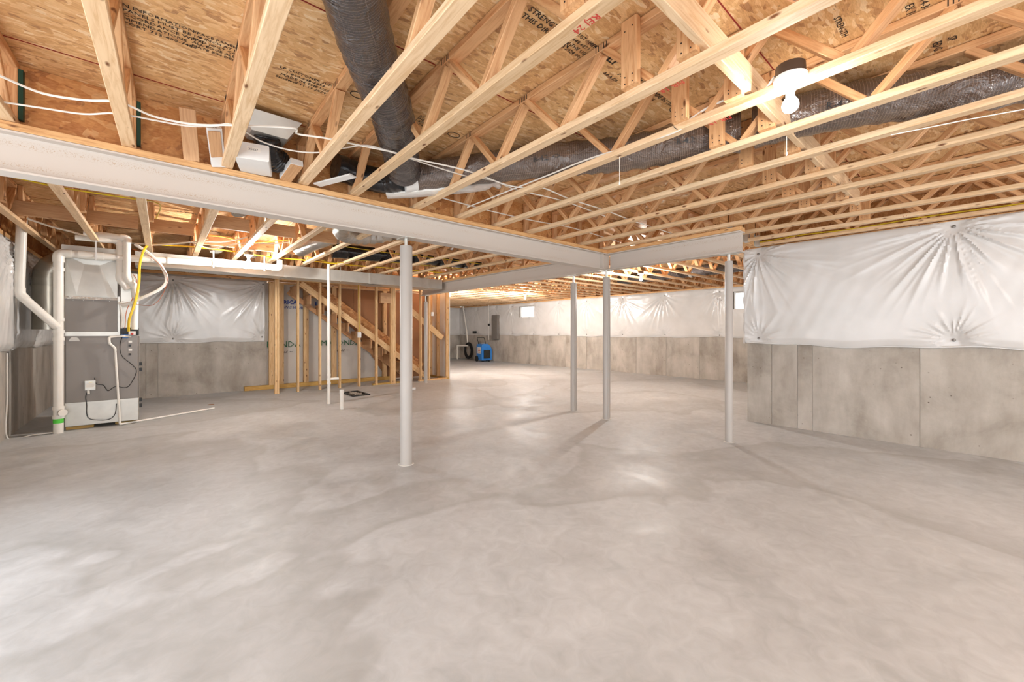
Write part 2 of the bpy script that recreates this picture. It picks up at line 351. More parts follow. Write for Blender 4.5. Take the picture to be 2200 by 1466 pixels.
# printing on the panels
stamps = [
 ((600, 145), 'LP CUSTOMER SUPPORT\n    1-800-648-6893\n  MADE IN THE USA\nSandwell 11 13 2024 00:14', .034),
 ((262, 12), 'N INFORMATION\nPANELS MUST BE\nCCORDANCE WITH\nMMENDATIONS\nPORT 713-400-7480', .034),
 ((415, 70), 'SPACE PANELS\n1/8 INCH AT ENDS\nEND JOIST CONST\nALL EDGE ALLOW\nMATE BIN DESIGN', .030),
 ((175, 215), 'LP CUSTOMER SUPPORT\n1-800-648-6893\nMADE IN THE USA\n   11 13 2024', .034),
 ((1232, 72), 'CUSTOMER SUPPORT\n0-648-6893\n IN THE USA\n 13 2024 00:14', .034),
 ((1133, 22), 'STRENGTH\nTHIS DIRECTION', .045), ((1300, 128), 'LP', .10), ((1295, 158), 'A-P-A 774', .03), ((1345, 150), 'STRUCT\nAPA', .055),
 ((1410, 190), 'ZIP SUPPORT\nMADE IN USA\nPLAN', .045), ((900, 250), 'RATED\nSHEATHING\n1-800-648\nMADE', .034), ((2035, 82), 'SP\nEDG', .05), ((1975, 0), 'T4-34\nEX 16', .045),
 ((325, 245), 'TJI 27', .03), ((1790, 40), 'STRENGTH', .04), ((1040, 320), 'TECO\nTESTED', .03), ((380, 455), 'LP  EDGE', .05)]
for (px, py), body, sz in stamps:
    p = atz(px, py, ZT-.0015); text(body, (p.x, p.y, -.0015), (math.pi, 0, 0), sz, M['ink'], ceil)
for px, py, r in ((975, 290, .05), (1452, 236, .05), (770, 205, .05)):
    p = atz(px, py, ZT-.002); m = MB(); n = 24
    m.tube([(p.x+r*math.cos(a*2*math.pi/n), p.y+r*.7*math.sin(a*2*math.pi/n), -.002) for a in range(n+1)], .0025, 4); m.build('printed_mark', M['ink'], ceil)
for a, b in (((12.6, 5), (0, 0)),):
    pass
# ------------------------------------------------------------------ floor trusses
CW, CT = .068, .038
def truss(label, group, x, a, b, nodes0, rz=0, axis='Y', posts=(), skip=(), detail=False, period=.628, end_green=False, zoff=0):
    """open-web timber floor truss; local Y runs along it from a to b"""
    root = empty('floor_truss', (x, 0, ZB) if axis == 'Y' else (0, x, ZB), rz if axis == 'Y' else -math.pi/2); tag(root, label, 'floor truss', group)
    if axis != 'Y': root.scale = (-1, 1, 1) if False else (1, 1, 1)
    H = ZT-ZB-.004
    member('bottom_chord', (0, a, CT/2), (0, b, CT/2), CW, CT, M['chord'], root); tc_ = member('top_chord', (0, a, H-CT/2), (0, b, H-CT/2), CW, CT, M['web'], root)
    n0 = math.ceil((a-nodes0)/period+.05); hp = period/2; fj = MB()
    for k in range(n0, int((b-nodes0)/period)+2):
        yt = nodes0+k*period
        for sgn in (-1, 1):
            y0, y1 = yt+sgn*.018, yt+sgn*(hp-.020)
            if not (a+.03 < y0 < b-.03 and a+.03 < y1 < b-.03): continue
            ym = (y0+y1)/2
            if any(s0 < ym < s1 for s0, s1 in skip): continue
            member('web', (0, y0, H-CT+.004), (0, y1, CT-.004), .058, .036, M['web'], root, up=(0, 0, 1))
        if detail and a+.05 < yt < b-.05:
            for q in range(5): fj.box((-CW/2-.0012, yt-.034+q*.017-.0022, H-CT+.003), (-CW/2+.001, yt-.034+q*.017+.0022, H-.004)); 
    if fj.v: under(tag(fj.build('finger_joint', M['ink'], root), 'dark comb-shaped joint marks', kind='stuff'), tc_)
    for ye in (a+.019, b-.019): member('end_post', (0, ye, CT), (0, ye, H-CT), .064, .036, M['web'], root, up=(0, 1, 0))
    if end_green: MB().box((.034, b-.035, CT), (.052, b-.002, H-CT)).build('painted_end', M['darkgreen'], root)
    for yp, side in posts:
        xs = side*(CW/2+.0195); np_ = member('nailed_post', (xs, yp, .035), (xs, yp, H-.002), .09, .037, M['web'], root, up=(1, 0, 0))
        hd = MB()
        for zz in (.055, .085, H-.05):
            for dy in (-.022, .02): hd.lathe([(.0035, 0), (.0035, .0015)], (xs+side*.0185, yp+dy, zz+R.uniform(-.008, .008)), 6, (side, 0, 0))
        nh = hd.build('nail_heads', M['ink'], root); nh['kind'] = 'stuff'; under(nh, np_)
    return root
ORD = ['first', 'second', 'third', 'fourth', 'fifth', 'sixth', 'seventh', 'eighth', 'ninth', 'tenth', 'eleventh', 'twelfth', 'thirteenth', 'fourteenth', 'fifteenth',
       'sixteenth', 'seventeenth', 'eighteenth', 'nineteenth', 'twentieth', 'twenty-first', 'twenty-second', 'twenty-third', 'twenty-fourth', 'twenty-fifth', 'twenty-sixth', 'twenty-seventh', 'twenty-eighth', 'twenty-ninth']
NEAR = []
near = [-1.14, -.64, -.145, .365, .865, 1.265, 1.835, 2.335, 2.825, 3.315, 3.81, 4.30, 4.79]
RZ = -.0286
gA = 'open-web floor trusses resting on the long steel beam in front'
for i, x in enumerate(near):
    sk = []
    if i == 4: sk = [(1.60, 2.45)]
    if i == 5: sk = [(2.55, 3.3)]
    if i == 6: sk = [(2.9, 3.5)]
    if i == 7: sk = [(1.9, 2.5)]
    if i == 8: sk = [(1.3, 1.95)]
    if i == 9: sk = [(.0, 1.2)]
    ps = [(.845, -1), (1.135, -1)] if i >= 6 else ([(1.0, -1)] if i == 5 else [])
    lab = 'open-web wood truss ending on the long steel beam, %s counted from the left' % ORD[i]
    if i == 7: lab = 'open-web wood truss carrying the big bare bulb and its white cable'
    NEAR.append(truss(lab, gA, x-.073 if i < 6 else x-.055, -2.6 if x < 4 else -2.6, 3.622, 1.33, RZ, posts=ps, skip=sk, detail=(i < 9), end_green=(i in (1, 2, 4))))
for i, x in enumerate((5.30, 5.78, 6.20)):
    truss('floor truss hung in a metal hanger near the right wall, %s from the beam' % ORD[i], 'trusses hung from the header', x, -2.6, 2.04, 1.33, 0, posts=[(.84, -1)] if i < 2 else [])
gB = 'open-web floor trusses behind the long steel beam'
for i, x in enumerate([-1.12, -.60, -.085, .44, .94, 1.44, 1.94, 2.44, 2.94, 3.44, 3.94, 4.44]):
    ps = [(5.93, 1), (7.17, 1)] if i > 4 else [(5.93, 1), (6.62, 1)]
    sk = [(4.9, 5.9), (6.0, 6.9)] if i in (6, 7) else ([(4.6, 5.6)] if i == 5 else [])
    truss('pale open-web truss behind the long beam over the ductwork, %s from the left' % ORD[i], gB, x-.06, 3.662, 10.40, 4.1, -.0126, posts=ps, skip=sk)
gC = 'open-web floor trusses spanning from the cross beam to the far wall'
for i in range(28):
    y = 2.46+i*.5
    sk = [(8.6, 9.6)] if i < 9 else []
    truss('open-web truss from cross beam to far window wall, %s beyond the header' % ORD[i], gC, y, X2+.06 if y < 9.2 else 5.08, XF+.1, .35, 0, 'X', posts=(), skip=sk)
for px, py, bd, k in ((1275, 22, 'REJ 24', 5), (1462, 168, 'FIR 18', 6), (1566, 246, 'FIR 18', 7), (1950, 462, '11', 10)):
    p = atz(px, py, ZB-.001); o = text(bd, (p.x+.02, p.y, p.z), (math.pi, 0, math.pi/2), .045, M['red'], None, 'red_stamp', .0003); under(o, NEAR[k])
# strongbacks, header, blocking
def board(name, a, b, wy, tz, mat, label, cat='board', group=None, up=(0, 0, 1)):
    o = member(name, a, b, wy, tz, mat, None, up); return tag(o, label, cat, group)
board('strongback_board', (.95, .787, 2.535), (5.1, .80, 2.535), .036, .135, M['chord'], 'long pale bracing board crossing the trusses beside the big bulb', 'bracing board')
for i, (x0, x1) in enumerate(zip([-1.1, -.56, -.05, .47, .97, 1.47], [-.64, -.14, .385, .88, 1.385, 1.9])):
    if i > 2: board('blocking_board', (x0, 5.87, 2.535), (x1, 5.87, 2.535), .036, .15, M['board'], 'brown blocking board in the nearer row behind the beam, %s from the left' % ORD[i], 'blocking', 'nearer row of blocking boards')
    y = 6.57 if i < 3 else 7.1
    board('blocking_board', (x0, y, 2.535), (x1, y, 2.535), .036, .15, M['board'], 'brown blocking board in the row nearer the furnace ducts, %s from the left' % ORD[i], 'blocking', 'farther row of blocking boards')
board('strongback_board', (1.95, 5.87, 2.55), (4.9, 5.87, 2.55), .036, .13, M['board'], 'brown bracing board crossing the trusses behind the near column', 'bracing board')
board('floor_header', (X2+.09, 2.09, 2.595), (XR+.1, 2.09, 2.595), .08, .36, M['plate'], 'thick wood header from the short beam end to the right wall', 'header')
for i, x in enumerate((5.30, 5.78, 6.20)):
    m = MB(); m.box((x-.045, 2.0, ZB-.003), (x+.045, 2.048, ZB-.001)); m.box((x-.045, 1.99, ZB), (x-.040, 2.048, ZB+.14)); m.box((x+.040, 1.99, ZB), (x+.045, 2.048, ZB+.14))
    m.box((x-.07, 2.045, ZB), (x-.04, 2.049, ZB+.16)); m.box((x+.04, 2.045, ZB), (x+.07, 2.049, ZB+.16))
    tag(m.build('joist_hanger', M['galv']), 'shiny metal joist hanger above the right wall corner, %s from the beam end' % ORD[i], 'joist hanger', 'joist hangers')
# ------------------------------------------------------------------ steel beams and columns
def ibeam(name, label, a, b, plate=True, stiff=()):
    a, b = Vector(a), Vector(b); d = b-a; L = d.length; root = empty(name, (a.x, a.y, BZ0), math.atan2(d.y, d.x)); tag(root, label, 'steel beam'); H = BZ1-BZ0; w = .066
    m = MB(); prof = [(-w, 0), (w, 0), (w, .011), (.012, .011), (.004, .020), (.004, H-.020), (.012, H-.011), (w, H-.011), (w, H), (-w, H), (-w, H-.011), (-.012, H-.011), (-.004, H-.020), (-.004, .020), (-.012, .011), (-w, .011)]
    n = len(prof); m.add([(x, p, q) for x in (0, L) for p, q in prof], [tuple(range(n-1, -1, -1)), tuple(range(n, 2*n))]+[(i, (i+1) % n, n+(i+1) % n, n+i) for i in range(n)])
    m.build('steel_section', M['steel'], root)
    if plate: member('nailer_plate', (0, 0, H+.024), (L, 0, H+.024), .14, .044, M['plate'], root)
    for s in stiff: MB().box((s-.005, -w+.004, .0115), (s+.005, w-.004, H-.0115)).build('stiffener', M['steel'], root)
    return root
ibeam('steel_beam', 'long grey painted steel beam crossing from upper left to the corner column', (XL, Y1, 0), (X2+.066, Y1, 0), stiff=(6.1,))
ibeam('steel_beam', 'short grey steel beam from the corner column toward the right wall', (X2, Y1-.068, 0), (X2-.03, 1.76, 0), stiff=())
ibeam('steel_beam', 'grey steel beam from the corner column back to the stairs', (X2, Y1+.068, 0), (X2+.02, 9.05, 0))
# rust speckle bands on the long beam are wear on its paint
tr = NT('primer_rust'); v = tr.coords(rnd=False); sp = tr.noise(v, 170, 2, .6); band = tr.n('SeparateXYZ'); tr.l(v, band.inputs[0])
z1 = tr.ramp(band.outputs[2], [(.035, grey(0)), (.055, grey(1)), (.08, grey(0))]); z2 = tr.ramp(band.outputs[2], [(.150, grey(0)), (.175, grey(1)), (.21, grey(0))])
mk = tr.mix(1.0, z1, z2, 'ADD'); lg = tr.ramp(tr.noise(v, 1.1, 2), [(.42, grey(0)), (.56, grey(1))]); mk = tr.mix(1.0, mk, lg, 'MULTIPLY'); mk = tr.mix(1.0, mk, tr.ramp(sp, [(.56, grey(0)), (.62, grey(.75))]), 'MULTIPLY')
tr.set(tr.mix(mk, lin((198, 188, 178)), lin((168, 136, 100))), .5)
for o in COL.objects:
    if o.name.startswith('steel_section'): o.data.materials[0] = tr.m
def column(label, x, y, r, top, ridge=False, plate_rz=0):
    root = empty('steel_column', (x, y, 0)); tag(root, label, 'steel column', 'adjustable steel posts')
    m = MB(); m.lathe([(r, 0), (r, top-.006), (r-.004, top)], n=32); m.build('tube_shaft', M['steel_post'], root, True)
    MB().lathe([(.016, top), (.016, BZ0-.008)], n=14).build('screw_rod', M['galv'], root, True)
    MB().box((-.055, -.09, BZ0-.008), (.055, .09, BZ0-.0005)).build('top_plate', M['galv'], root)
    MB().lathe([(r+.016, 0.0), (r+.012, .004)], n=24).build('floor_ring', M['sealant'], root, True)
    if ridge:
        for a in (1.0, 2.2): MB().box((r*math.cos(a)*-1-.004, -r*math.sin(a)-.004, .01), (r*math.cos(a)*-1+.004, -r*math.sin(a)+.004, top-.02)).build('weld_seam', M['steel_post'], root)
    return root
column('thickest grey steel post, standing nearest under the long beam', 1.80, 3.59, .0575, 2.06)
column('grey steel post under the corner where the two beams meet', 4.895, 3.56, .050, 2.03, True)
column('slim grey steel post just behind the corner post', 4.985, 4.25, .046, 2.02, True)
column('slim grey steel post under the end of the short beam', 4.925, 1.905, .0415, 2.05)
column('grey steel post inside the stair framing at the stair end', 5.02, 8.98, .045, 1.98)
# ------------------------------------------------------------------ insulation blankets (vinyl sheet with pleats fanning from the pins)
def blanket(name, label, origin, udir, inward, length, z0, z1, pins, step=.02, holes=(), puff=.045, seed=1, amp=1.0, top=None):
    rr = random.Random(seed); root = empty(name, origin); tag(root, label, 'insulation blanket', 'pinned white insulation blankets')
    U, N = Vector(udir), Vector(inward); nu = max(2, int(length/step)); nv = max(2, int((z1-z0)/step))
    u = np.linspace(0, length, nu+1); v = np.linspace(0, 1, nv+1); UU, VV = np.meshgrid(u, v, indexing='ij')
    k = 2*math.pi/1.7; wav = .012*np.sin(UU*k+seed)+.008*np.sin(UU*k*2.3+1)+.01*np.sin(UU*.9)
    ZZ = z0+wav+(z1-(z0+wav))*VV
    D = puff+.012*np.sin(UU*2.1+seed)*np.sin(VV*3.1)
    edge = np.minimum(1, VV/.06)*np.minimum(1, (1-VV)/.04); D = D*(.35+.65*np.sqrt(np.clip(edge, 0, 1)))
    for (pu, pz) in pins:
        du, dz = UU-pu, ZZ-pz; r = np.hypot(du, dz); th = np.arctan2(dz, du); topin = pz > (z0+z1)/2
        nf = rr.choice((17, 19, 21)); ph = rr.uniform(0, 6)
        s1 = np.sin(nf*th*.5+ph+1.3*np.sin(th*3+ph)+1.2*r); s2 = np.sin(nf*1.12*th+2*ph+.7*np.sin(th*5)); rid = (1-np.abs(s1))**1.7*.8+(1-np.abs(s2))**3*.35
        L = (.60 if topin else .24)*(.75+.4*np.sin(th*4+ph)**2); env = np.clip(r/.16, 0, 1)*np.exp(-(r/L)**2.2)
        dn = np.where(topin, .55+.55*np.clip(-dz/(r+1e-6), 0, 1), .5+.3*np.clip(dz/(r+1e-6), 0, 1))
        D = D+amp*.032*env*rid*dn-(puff*.75)*np.exp(-(r/.10)**2)-.010*np.exp(-(r/.4)**2)
    D = D+.004*np.sin(UU*31+VV*9)*np.sin(VV*13+UU*5)*.3
    D = np.maximum(D, .004)
    P = np.stack([U.x*UU+N.x*D, U.y*UU+N.y*D, ZZ], -1).reshape(-1, 3)
    idx = np.arange((nu+1)*(nv+1)).reshape(nu+1, nv+1); f = []
    for i in range(nu):
        um = (u[i]+u[i+1])/2
        for j in range(nv):
            zm = ZZ[i, j]
            if any(h0 < um < h1 and k0 < zm < k1 for h0, h1, k0, k1 in holes): continue
            f.append((idx[i, j], idx[i+1, j], idx[i+1, j+1], idx[i, j+1]))
    if U.cross(Vector((0, 0, 1))).dot(N) < 0: f = [tuple(reversed(q)) for q in f]
    m = MB(); m.v = [tuple(p) for p in P]; m.f = f; m.build('facing', M['sheet'], root, True)
    for (pu, pz) in pins:
        c = U*pu+Vector((0, 0, pz))+N*(puff*.26+.004); MB().lathe([(.017, 0), (.014, .003), (.004, .006)], c, 12, tuple(N)).build('pin', M['pin'], root)
    # hem roll along the lower edge and closed ends
    hem = [U*u[i]+Vector((0, 0, float(ZZ[i, 0])+.006))+N*max(.012, float(D[i, 0])-.004) for i in range(0, nu+1, 3)]
    MB().tube(hem, .010, 6).build('hem', M['sheet'], root, True)
    return root
pr = [(float(atx(px, py, XR-.02).y)+4.5, float(atx(px, py, XR-.02).z)) for px, py in ((1629, 546), (1630, 727), (2049, 487), (2049, 731))]
pr += [(pr[2][0]-1.3, pr[2][1]), (pr[3][0]-1.3, pr[3][1]), (pr[2][0]-2.6, pr[2][1]), (pr[3][0]-2.6, pr[3][1])]
blanket('insulation_blanket', 'large glossy white blanket pinned over the right wall', (XR, -4.5, 0), (0, 1, 0), (-1, 0, 0), YR+4.5+.02, 1.085, 2.40, pr, .014, puff=.05, seed=3, amp=1.25)
# wrapped end of the right blanket
o = MB(); zs = [1.085+i*.05 for i in range(27)]
for i, z in enumerate(zs): o.v += [(XR-.03-.008*math.sin(i*.9), YR+.018, z), (XR-.02, YR+.045+.006*math.sin(i*1.7), z), (XR+.10, YR+.05, z), (XR+.25, YR+.012, z)]
for i in range(26):
    for j in range(3): a = i*4+j; o.f.append((a, a+1, a+5, a+4))
tag(o.build('insulation_blanket', M['sheet'], None, True), 'end flap of white blanket wrapped round the right wall corner', 'insulation blanket', 'pinned white insulation blankets')
top = [(1.0*i+.55, 2.27) for i in range(14)]; y_p = [3.1, 4.46, 5.95, 7.35, 8.75, 10.0, 11.3, 12.55, 13.6, 14.9, 15.9]
pf = [(y-YR, 2.27) for y in y_p]+[(y-YR, 1.16) for y in y_p]
blanket('insulation_blanket', 'long white blanket pinned along the far wall with the windows', (XF, YR, 0), (0, 1, 0), (-1, 0, 0), YF-YR, 1.10, 2.37, pf, .024,
        holes=[(W1[0]-YR, W1[1]-YR, WZ0, WZ1), (W2[0]-YR, W2[1]-YR, WZ0, WZ1)], puff=.045, seed=5, amp=1.0)
blanket('insulation_blanket', 'white blanket pinned on the far corner end wall', (5.96, YF, 0), (1, 0, 0), (0, -1, 0), XF-5.97, 1.10, 2.37, [(.6, 2.25), (1.8, 2.25), (3, 2.25), (4.2, 2.25), (4.2, 1.16), (3, 1.16), (1.8, 1.16)], .03, seed=8)
pb = []
for px, py in ((372, 602), (372, 728), (565, 611), (563, 724)):
    q = aty(px, py, YB-.02); pb.append((q.x-XL, q.z))
pb += [(.35, 2.2), (.35, 1.12)]
blanket('insulation_blanket', 'greyish shiny blanket pinned on the back wall between furnace and stairs', (XL, YB, 0), (1, 0, 0), (0, -1, 0), 3.12, 1.03, 2.33, pb, .015, seed=11, amp=1.5)
blanket('insulation_blanket', 'loosely bunched white blanket on the left wall beside the drain pipe', (XL, YB-.02, 0), (0, -1, 0), (1, 0, 0), YB-4.4, 1.03, 2.32, [(1.4, 1.12), (1.9, 2.22), (2.6, 1.08), (3.0, 2.2), (4.2, 2.2), (4.0, 1.1), (5.5, 2.2)], .02, seed=13, amp=1.2, puff=.07)
# windows
def window(n, label, y0, y1):
    root = empty('window_%d' % n, (XF, (y0+y1)/2, WZ0)); tag(root, label, kind='structure'); h = WZ1-WZ0; w = (y1-y0)/2
    m = MB(); e = .03
    m.box((.02, -w, 0), (.06, w, e)); m.box((.02, -w, h-e), (.06, w, h)); m.box((.02, -w, e), (.06, -w+e, h-e)); m.box((.02, w-e, e), (.06, w, h-e)); m.build('window_frame', M['white'], root)
    MB().box((.025, -.012, e), (.055, .012, h-e)).build('mullion', M['white'], root)
    for s in (-1, 1): MB().box((.035, min(s*.02, s*(w-e)), e), (.039, max(s*.02, s*(w-e)), h-e)).build('pane', M['glass'], root)
    MB().box((-.045, -w, -.012), (.02, w, -.001)).build('window_sill', M['sheet'], root)
window(1, 'small bright basement window with a centre mullion above the grey panel', *W1)
window(2, 'small bright basement window partly hidden by the right steel post', *W2)
# ------------------------------------------------------------------ bare bulbs
def bulb_lamp(label, x, y, ztop, scale=1.0, kind='bulb'):
    root = empty('ceiling_lamp', (x, y, ztop)); tag(root, label, 'bare bulb lamp', 'bare bulb lampholders'); s = scale
    MB().lathe([(.052*s, 0), (.054*s, -.04*s), (.050*s, -.045*s)][::-1], n=24).build('outlet_box', M['boxbrown'], root, True)
    MB().lathe([(.018*s, -.105*s), (.022*s, -.085*s), (.040*s, -.062*s), (.060*s, -.056*s), (.060*s, -.046*s)], n=28).build('lampholder', M['porcelain'], root, True)
    m = MB(); pf = []
    for i in range(13):
        a = math.pi*i/12; r = .030*s*math.sin(a); z = -.160*s-.030*s*math.cos(a)
        pf.append((max(r, .001), z))
    pf = pf[:9]+[(.016*s, -.127*s), (.014*s, -.106*s)]
    m.lathe(pf, n=20).build('bulb', M[kind], root, True)
    return root
lp = atx(1698, 142, 2.25); lq = atx(1696, 226, 2.25)
bulb_lamp('big bare glowing bulb in a white porcelain holder on a dark outlet box', lp.x, lp.y, lp.z, (lp.z-lq.z)/.158)
bulb_lamp('small bare glowing bulb above the white drain pipe by the furnace', 1.05, 7.08, 2.425, 1, 'bulb_furnace')
bulb_lamp('bare glowing bulb near the end of the stair framing', 6.23, 9.80, 2.43, 1, 'bulb_far')
bulb_lamp('bare glowing bulb above the far basement window', 8.45, 9.10, 2.43, 1, 'bulb_far')
bulb_lamp('bare glowing bulb behind the short steel beam', 7.17, 4.40, 2.43, 1, 'bulb_mid')
for i, (x, y) in enumerate(((-.2, -1.7), (3.4, -2.6))):
    bulb_lamp('unseen fill bulb added on the ceiling behind the viewer, %s one' % ORD[i], x, y, 2.43, 1, 'bulb_rear_fill')  # unseen bulbs added to brighten the front of the room
for i, (a, b) in enumerate((((1330, 355), (1328, 372)),)):
    pass
def pull(label, p, L):
    m = MB(); m.tube([p, Vector(p)-Vector((0, 0, L))], .0018, 5); m.lathe([(.001, 0), (.006, .006), (.005, .02), (.001, .026)], Vector(p)-Vector((0, 0, L+.026)), 8)
    tag(m.build('pull_cord', M['cable']), label, 'pull cord')
q = atx(1331, 312, 2.335); pull('thin white cord hanging below the cabled truss', (2.335, q.y, 2.42), .17)
q = atx(1686, 295, 2.825); pull('thin white cord hanging under the big bulb', (2.86, q.y, 2.42), .09)
# ------------------------------------------------------------------ white and yellow cables
def zc(pts, z): return [atz(px, py, zz if (zz := (p[2] if len(p) > 2 else z)) else z) for p in pts for px, py in [p[:2]]]
gW = 'white cables strung through the near trusses'
cable('electric_cable', zc([(-40, 145), (0, 163), (90, 200), (180, 215), (240, 217)], 2.425)+zc([(275, 226), (330, 250), (400, 265), (450, 269), (492, 269)], 2.43)+[Vector((.62, 2.70, 2.46))]+zc([(640, 288), (700, 297), (770, 312), (840, 326), (885, 340), (1000, 366), (1090, 398), (1140, 404)], 2.46)+zc([(1170, 405), (1225, 428), (1300, 452), (1370, 478), (1500, 520)], 2.47), .006, M['cable'], 'upper white cable draped across the near trusses from the left edge', 'cable', gW)
cable('electric_cable', zc([(-40, 210), (0, 218), (90, 232), (180, 245), (240, 243)], 2.44)+zc([(290, 250), (330, 258), (400, 270), (460, 271), (500, 268)], 2.44)+zc([(560, 303), (620, 322), (680, 328), (740, 318), (790, 313), (850, 330), (900, 347), (1000, 378), (1060, 388), (1110, 408), (1210, 432), (1300, 465)], 2.47), .005, M['cable'], 'lower white cable draped across the near trusses', 'cable', gW)
cable('electric_cable', zc([(930, 420), (1060, 455), (1150, 475), (1230, 490), (1330, 520)], 2.50), .006, M['cable'], 'white cable low beside the long steel beam plate', 'cable', gW)
c1 = [Vector((2.30, y, 2.461)) for y in (3.3, 3.0, 2.6, 2.2, 1.8)]+[atx(1440, 288, 2.29)]+[atx(px, py, 2.285) for px, py in ((1475, 262), (1520, 232), (1565, 213), (1610, 205), (1640, 195))]+[Vector((2.25, lp.y+.065, lp.z-.02))]
cable('electric_cable', c1, .006, M['cable'], 'white cable stapled along the truss and curving up to the big bulb', 'cable')
for i, (px, py, x) in enumerate(((1567, 212, 2.28), (1452, 276, 2.28))):
    q = atx(px, py, x); m = MB(); m.tube([(x-.004, q.y-.012, q.z-.014), (x-.012, q.y, q.z), (x-.004, q.y+.012, q.z+.014)], .002, 5); tag(m.build('cable_staple', M['black']), 'cable staple holding the bulb cable, %s from the bulb' % ORD[i], 'staple')
gY = 'yellow cables behind the long beam'
cable('electric_cable', zc([(-30, 368), (0, 374), (95, 396), (160, 408), (290, 428)], 2.46)+zc([(330, 434), (345, 445), (335, 470)], 2.5), .006, M['yellow'], 'yellow cable crossing the trusses under the left beam end', 'cable', gY)
cable('electric_cable', [(.0, 7.62, 2.47), (.44, 7.60, 2.49), (.9, 7.55, 2.48), (1.4, 7.6, 2.46), (1.9, 7.55, 2.46), (2.6, 7.5, 2.45), (3.5, 7.4, 2.46), (4.7, 7.3, 2.46)], .010, M['gas'], 'thick yellow line running above the long metal duct', 'cable')
cable('electric_cable', [(.44, 6.6, 2.48), (.7, 6.9, 2.56), (1.1, 7.0, 2.55), (1.6, 6.6, 2.60), (2.1, 6.4, 2.55), (2.8, 6.2, 2.50), (3.6, 6.1, 2.50), (4.7, 6.0, 2.48)], .006, M['yellow'], 'thin yellow cable looping through the trusses behind the near column', 'cable', gY)
cable('electric_cable', [(1.6, 7.2, 2.50), (2.0, 7.15, 2.44), (2.3, 7.2, 2.41), (2.7, 7.0, 2.47), (3.4, 6.8, 2.47), (4.6, 6.6, 2.46)], .006, M['yellow'], 'sagging yellow cable left of the near column', 'cable', gY)
cable('electric_cable', [(XR-.10, y, ZB+.05+.01*math.sin(y*5)) for y in (2.0, 1.5, 1.0, .5, .0, -.5, -1.2, -2)], .007, M['yellow'], 'yellow cable stapled along the last truss above the right blanket', 'cable')
cable('electric_cable', zc([(60, 470), (110, 487), (150, 497), (195, 510)], 2.46)+zc([(240, 518), (300, 524), (345, 526)], 2.46)+[(.45, 7.0, 2.47), (.75, 6.9, 2.5), (.95, 6.5, 2.52)], .011, M['cable'], 'white tubing crossing the trusses above the furnace', 'cable')
cable('electric_cable', [(.35, 6.9, 2.44), (.62, 7.0, 2.40), (.9, 6.75, 2.47), (1.3, 6.6, 2.5), (1.7, 6.2, 2.55)], .008, M['cable'], 'white cable looping left of the foil duct', 'cable')
cable('electric_cable', [(5.2, 6.0, 2.44), (5.9, 5.6, 2.47), (7.0, 5.2, 2.45), (8.0, 5.0, 2.46)], .006, M['cable'], 'white cable in the trusses beyond the cross beam', 'cable')
q0 = [atx(px, py, x) for px, py, x in ((1915, 290, 2.82), (1990, 275, 3.0), (2090, 255, 3.2), (2200, 235, 3.4))]
cable('electric_cable', [Vector((q.x, q.y, min(q.z, 2.46))) for q in q0], .003, M['cable'], 'thin white cable among the right-hand trusses', 'cable')
# ------------------------------------------------------------------ insulated round ducts
def flex(name, label, pts, r, mat, cat='flexible duct', group=None, bands=(), seg=26, wob=.05, texts=()):
    root = empty(name, tuple(pts[0])); tag(root, label, cat, group); o = Vector(pts[0]); P = smoothpath([Vector(p)-o for p in pts], 10)
    rs = [r*(1+wob*math.sin(i*1.9)+wob*.6*math.sin(i*4.3+1)) for i in range(len(P))]
    MB().tube(P, rs, seg, True, True).build('jacket', mat, root, True)
    for i, (t, m2) in enumerate(bands):
        k = int(t*(len(P)-2)); a, b = P[k], P[k+1]; d = (b-a).normalized(); MB().tube([a-d*.03, a+d*.03], r*1.07, seg).build('tape_band', m2, root, True)
    return root, P
D1 = [(.30, 1.0, 2.64), (.48, 1.45, 2.63), (.72, 1.86, 2.62), (.90, 2.12, 2.615), (1.13, 2.44, 2.61), (1.35, 2.80, 2.60), (1.56, 3.15, 2.585)]
flex('flexible_duct', 'black netted insulated duct descending through the near trusses', D1, .128, M['jacket'])
db0 = flex('flexible_duct', 'black duct branch running from the white collar along the trusses', [(1.72, 3.22, 2.585), (1.98, 2.86, 2.60), (2.20, 2.48, 2.60), (2.45, 2.10, 2.595), (2.66, 1.80, 2.59), (2.84, 1.42, 2.59), (2.98, 1.08, 2.59)], .125, M['jacket_lit'], wob=.04)
dc0 = flex('flexible_duct', 'black duct continuing right past the bulb with frayed insulation', [(3.0, 1.0, 2.60), (3.06, .72, 2.60), (3.18, .42, 2.60), (3.36, .10, 2.59), (3.55, -.3, 2.60), (3.7, -.8, 2.61)], .128, M['jacket_lit'], wob=.05)
flex('flexible_duct', 'short glossy black duct elbow left of the white collar', [(1.60, 3.26, 2.56), (1.52, 3.42, 2.56), (1.36, 3.50, 2.58), (1.12, 3.48, 2.60)], .105, M['blackfilm'], wob=.03)
tag(MB().tube([(1.60, 3.24, 2.55), (1.72, 3.20, 2.575), (1.80, 3.14, 2.59)], .112, 24).build('duct_collar', M['white'], None, True), 'white collar joining the black ducts over the long beam', 'duct collar')
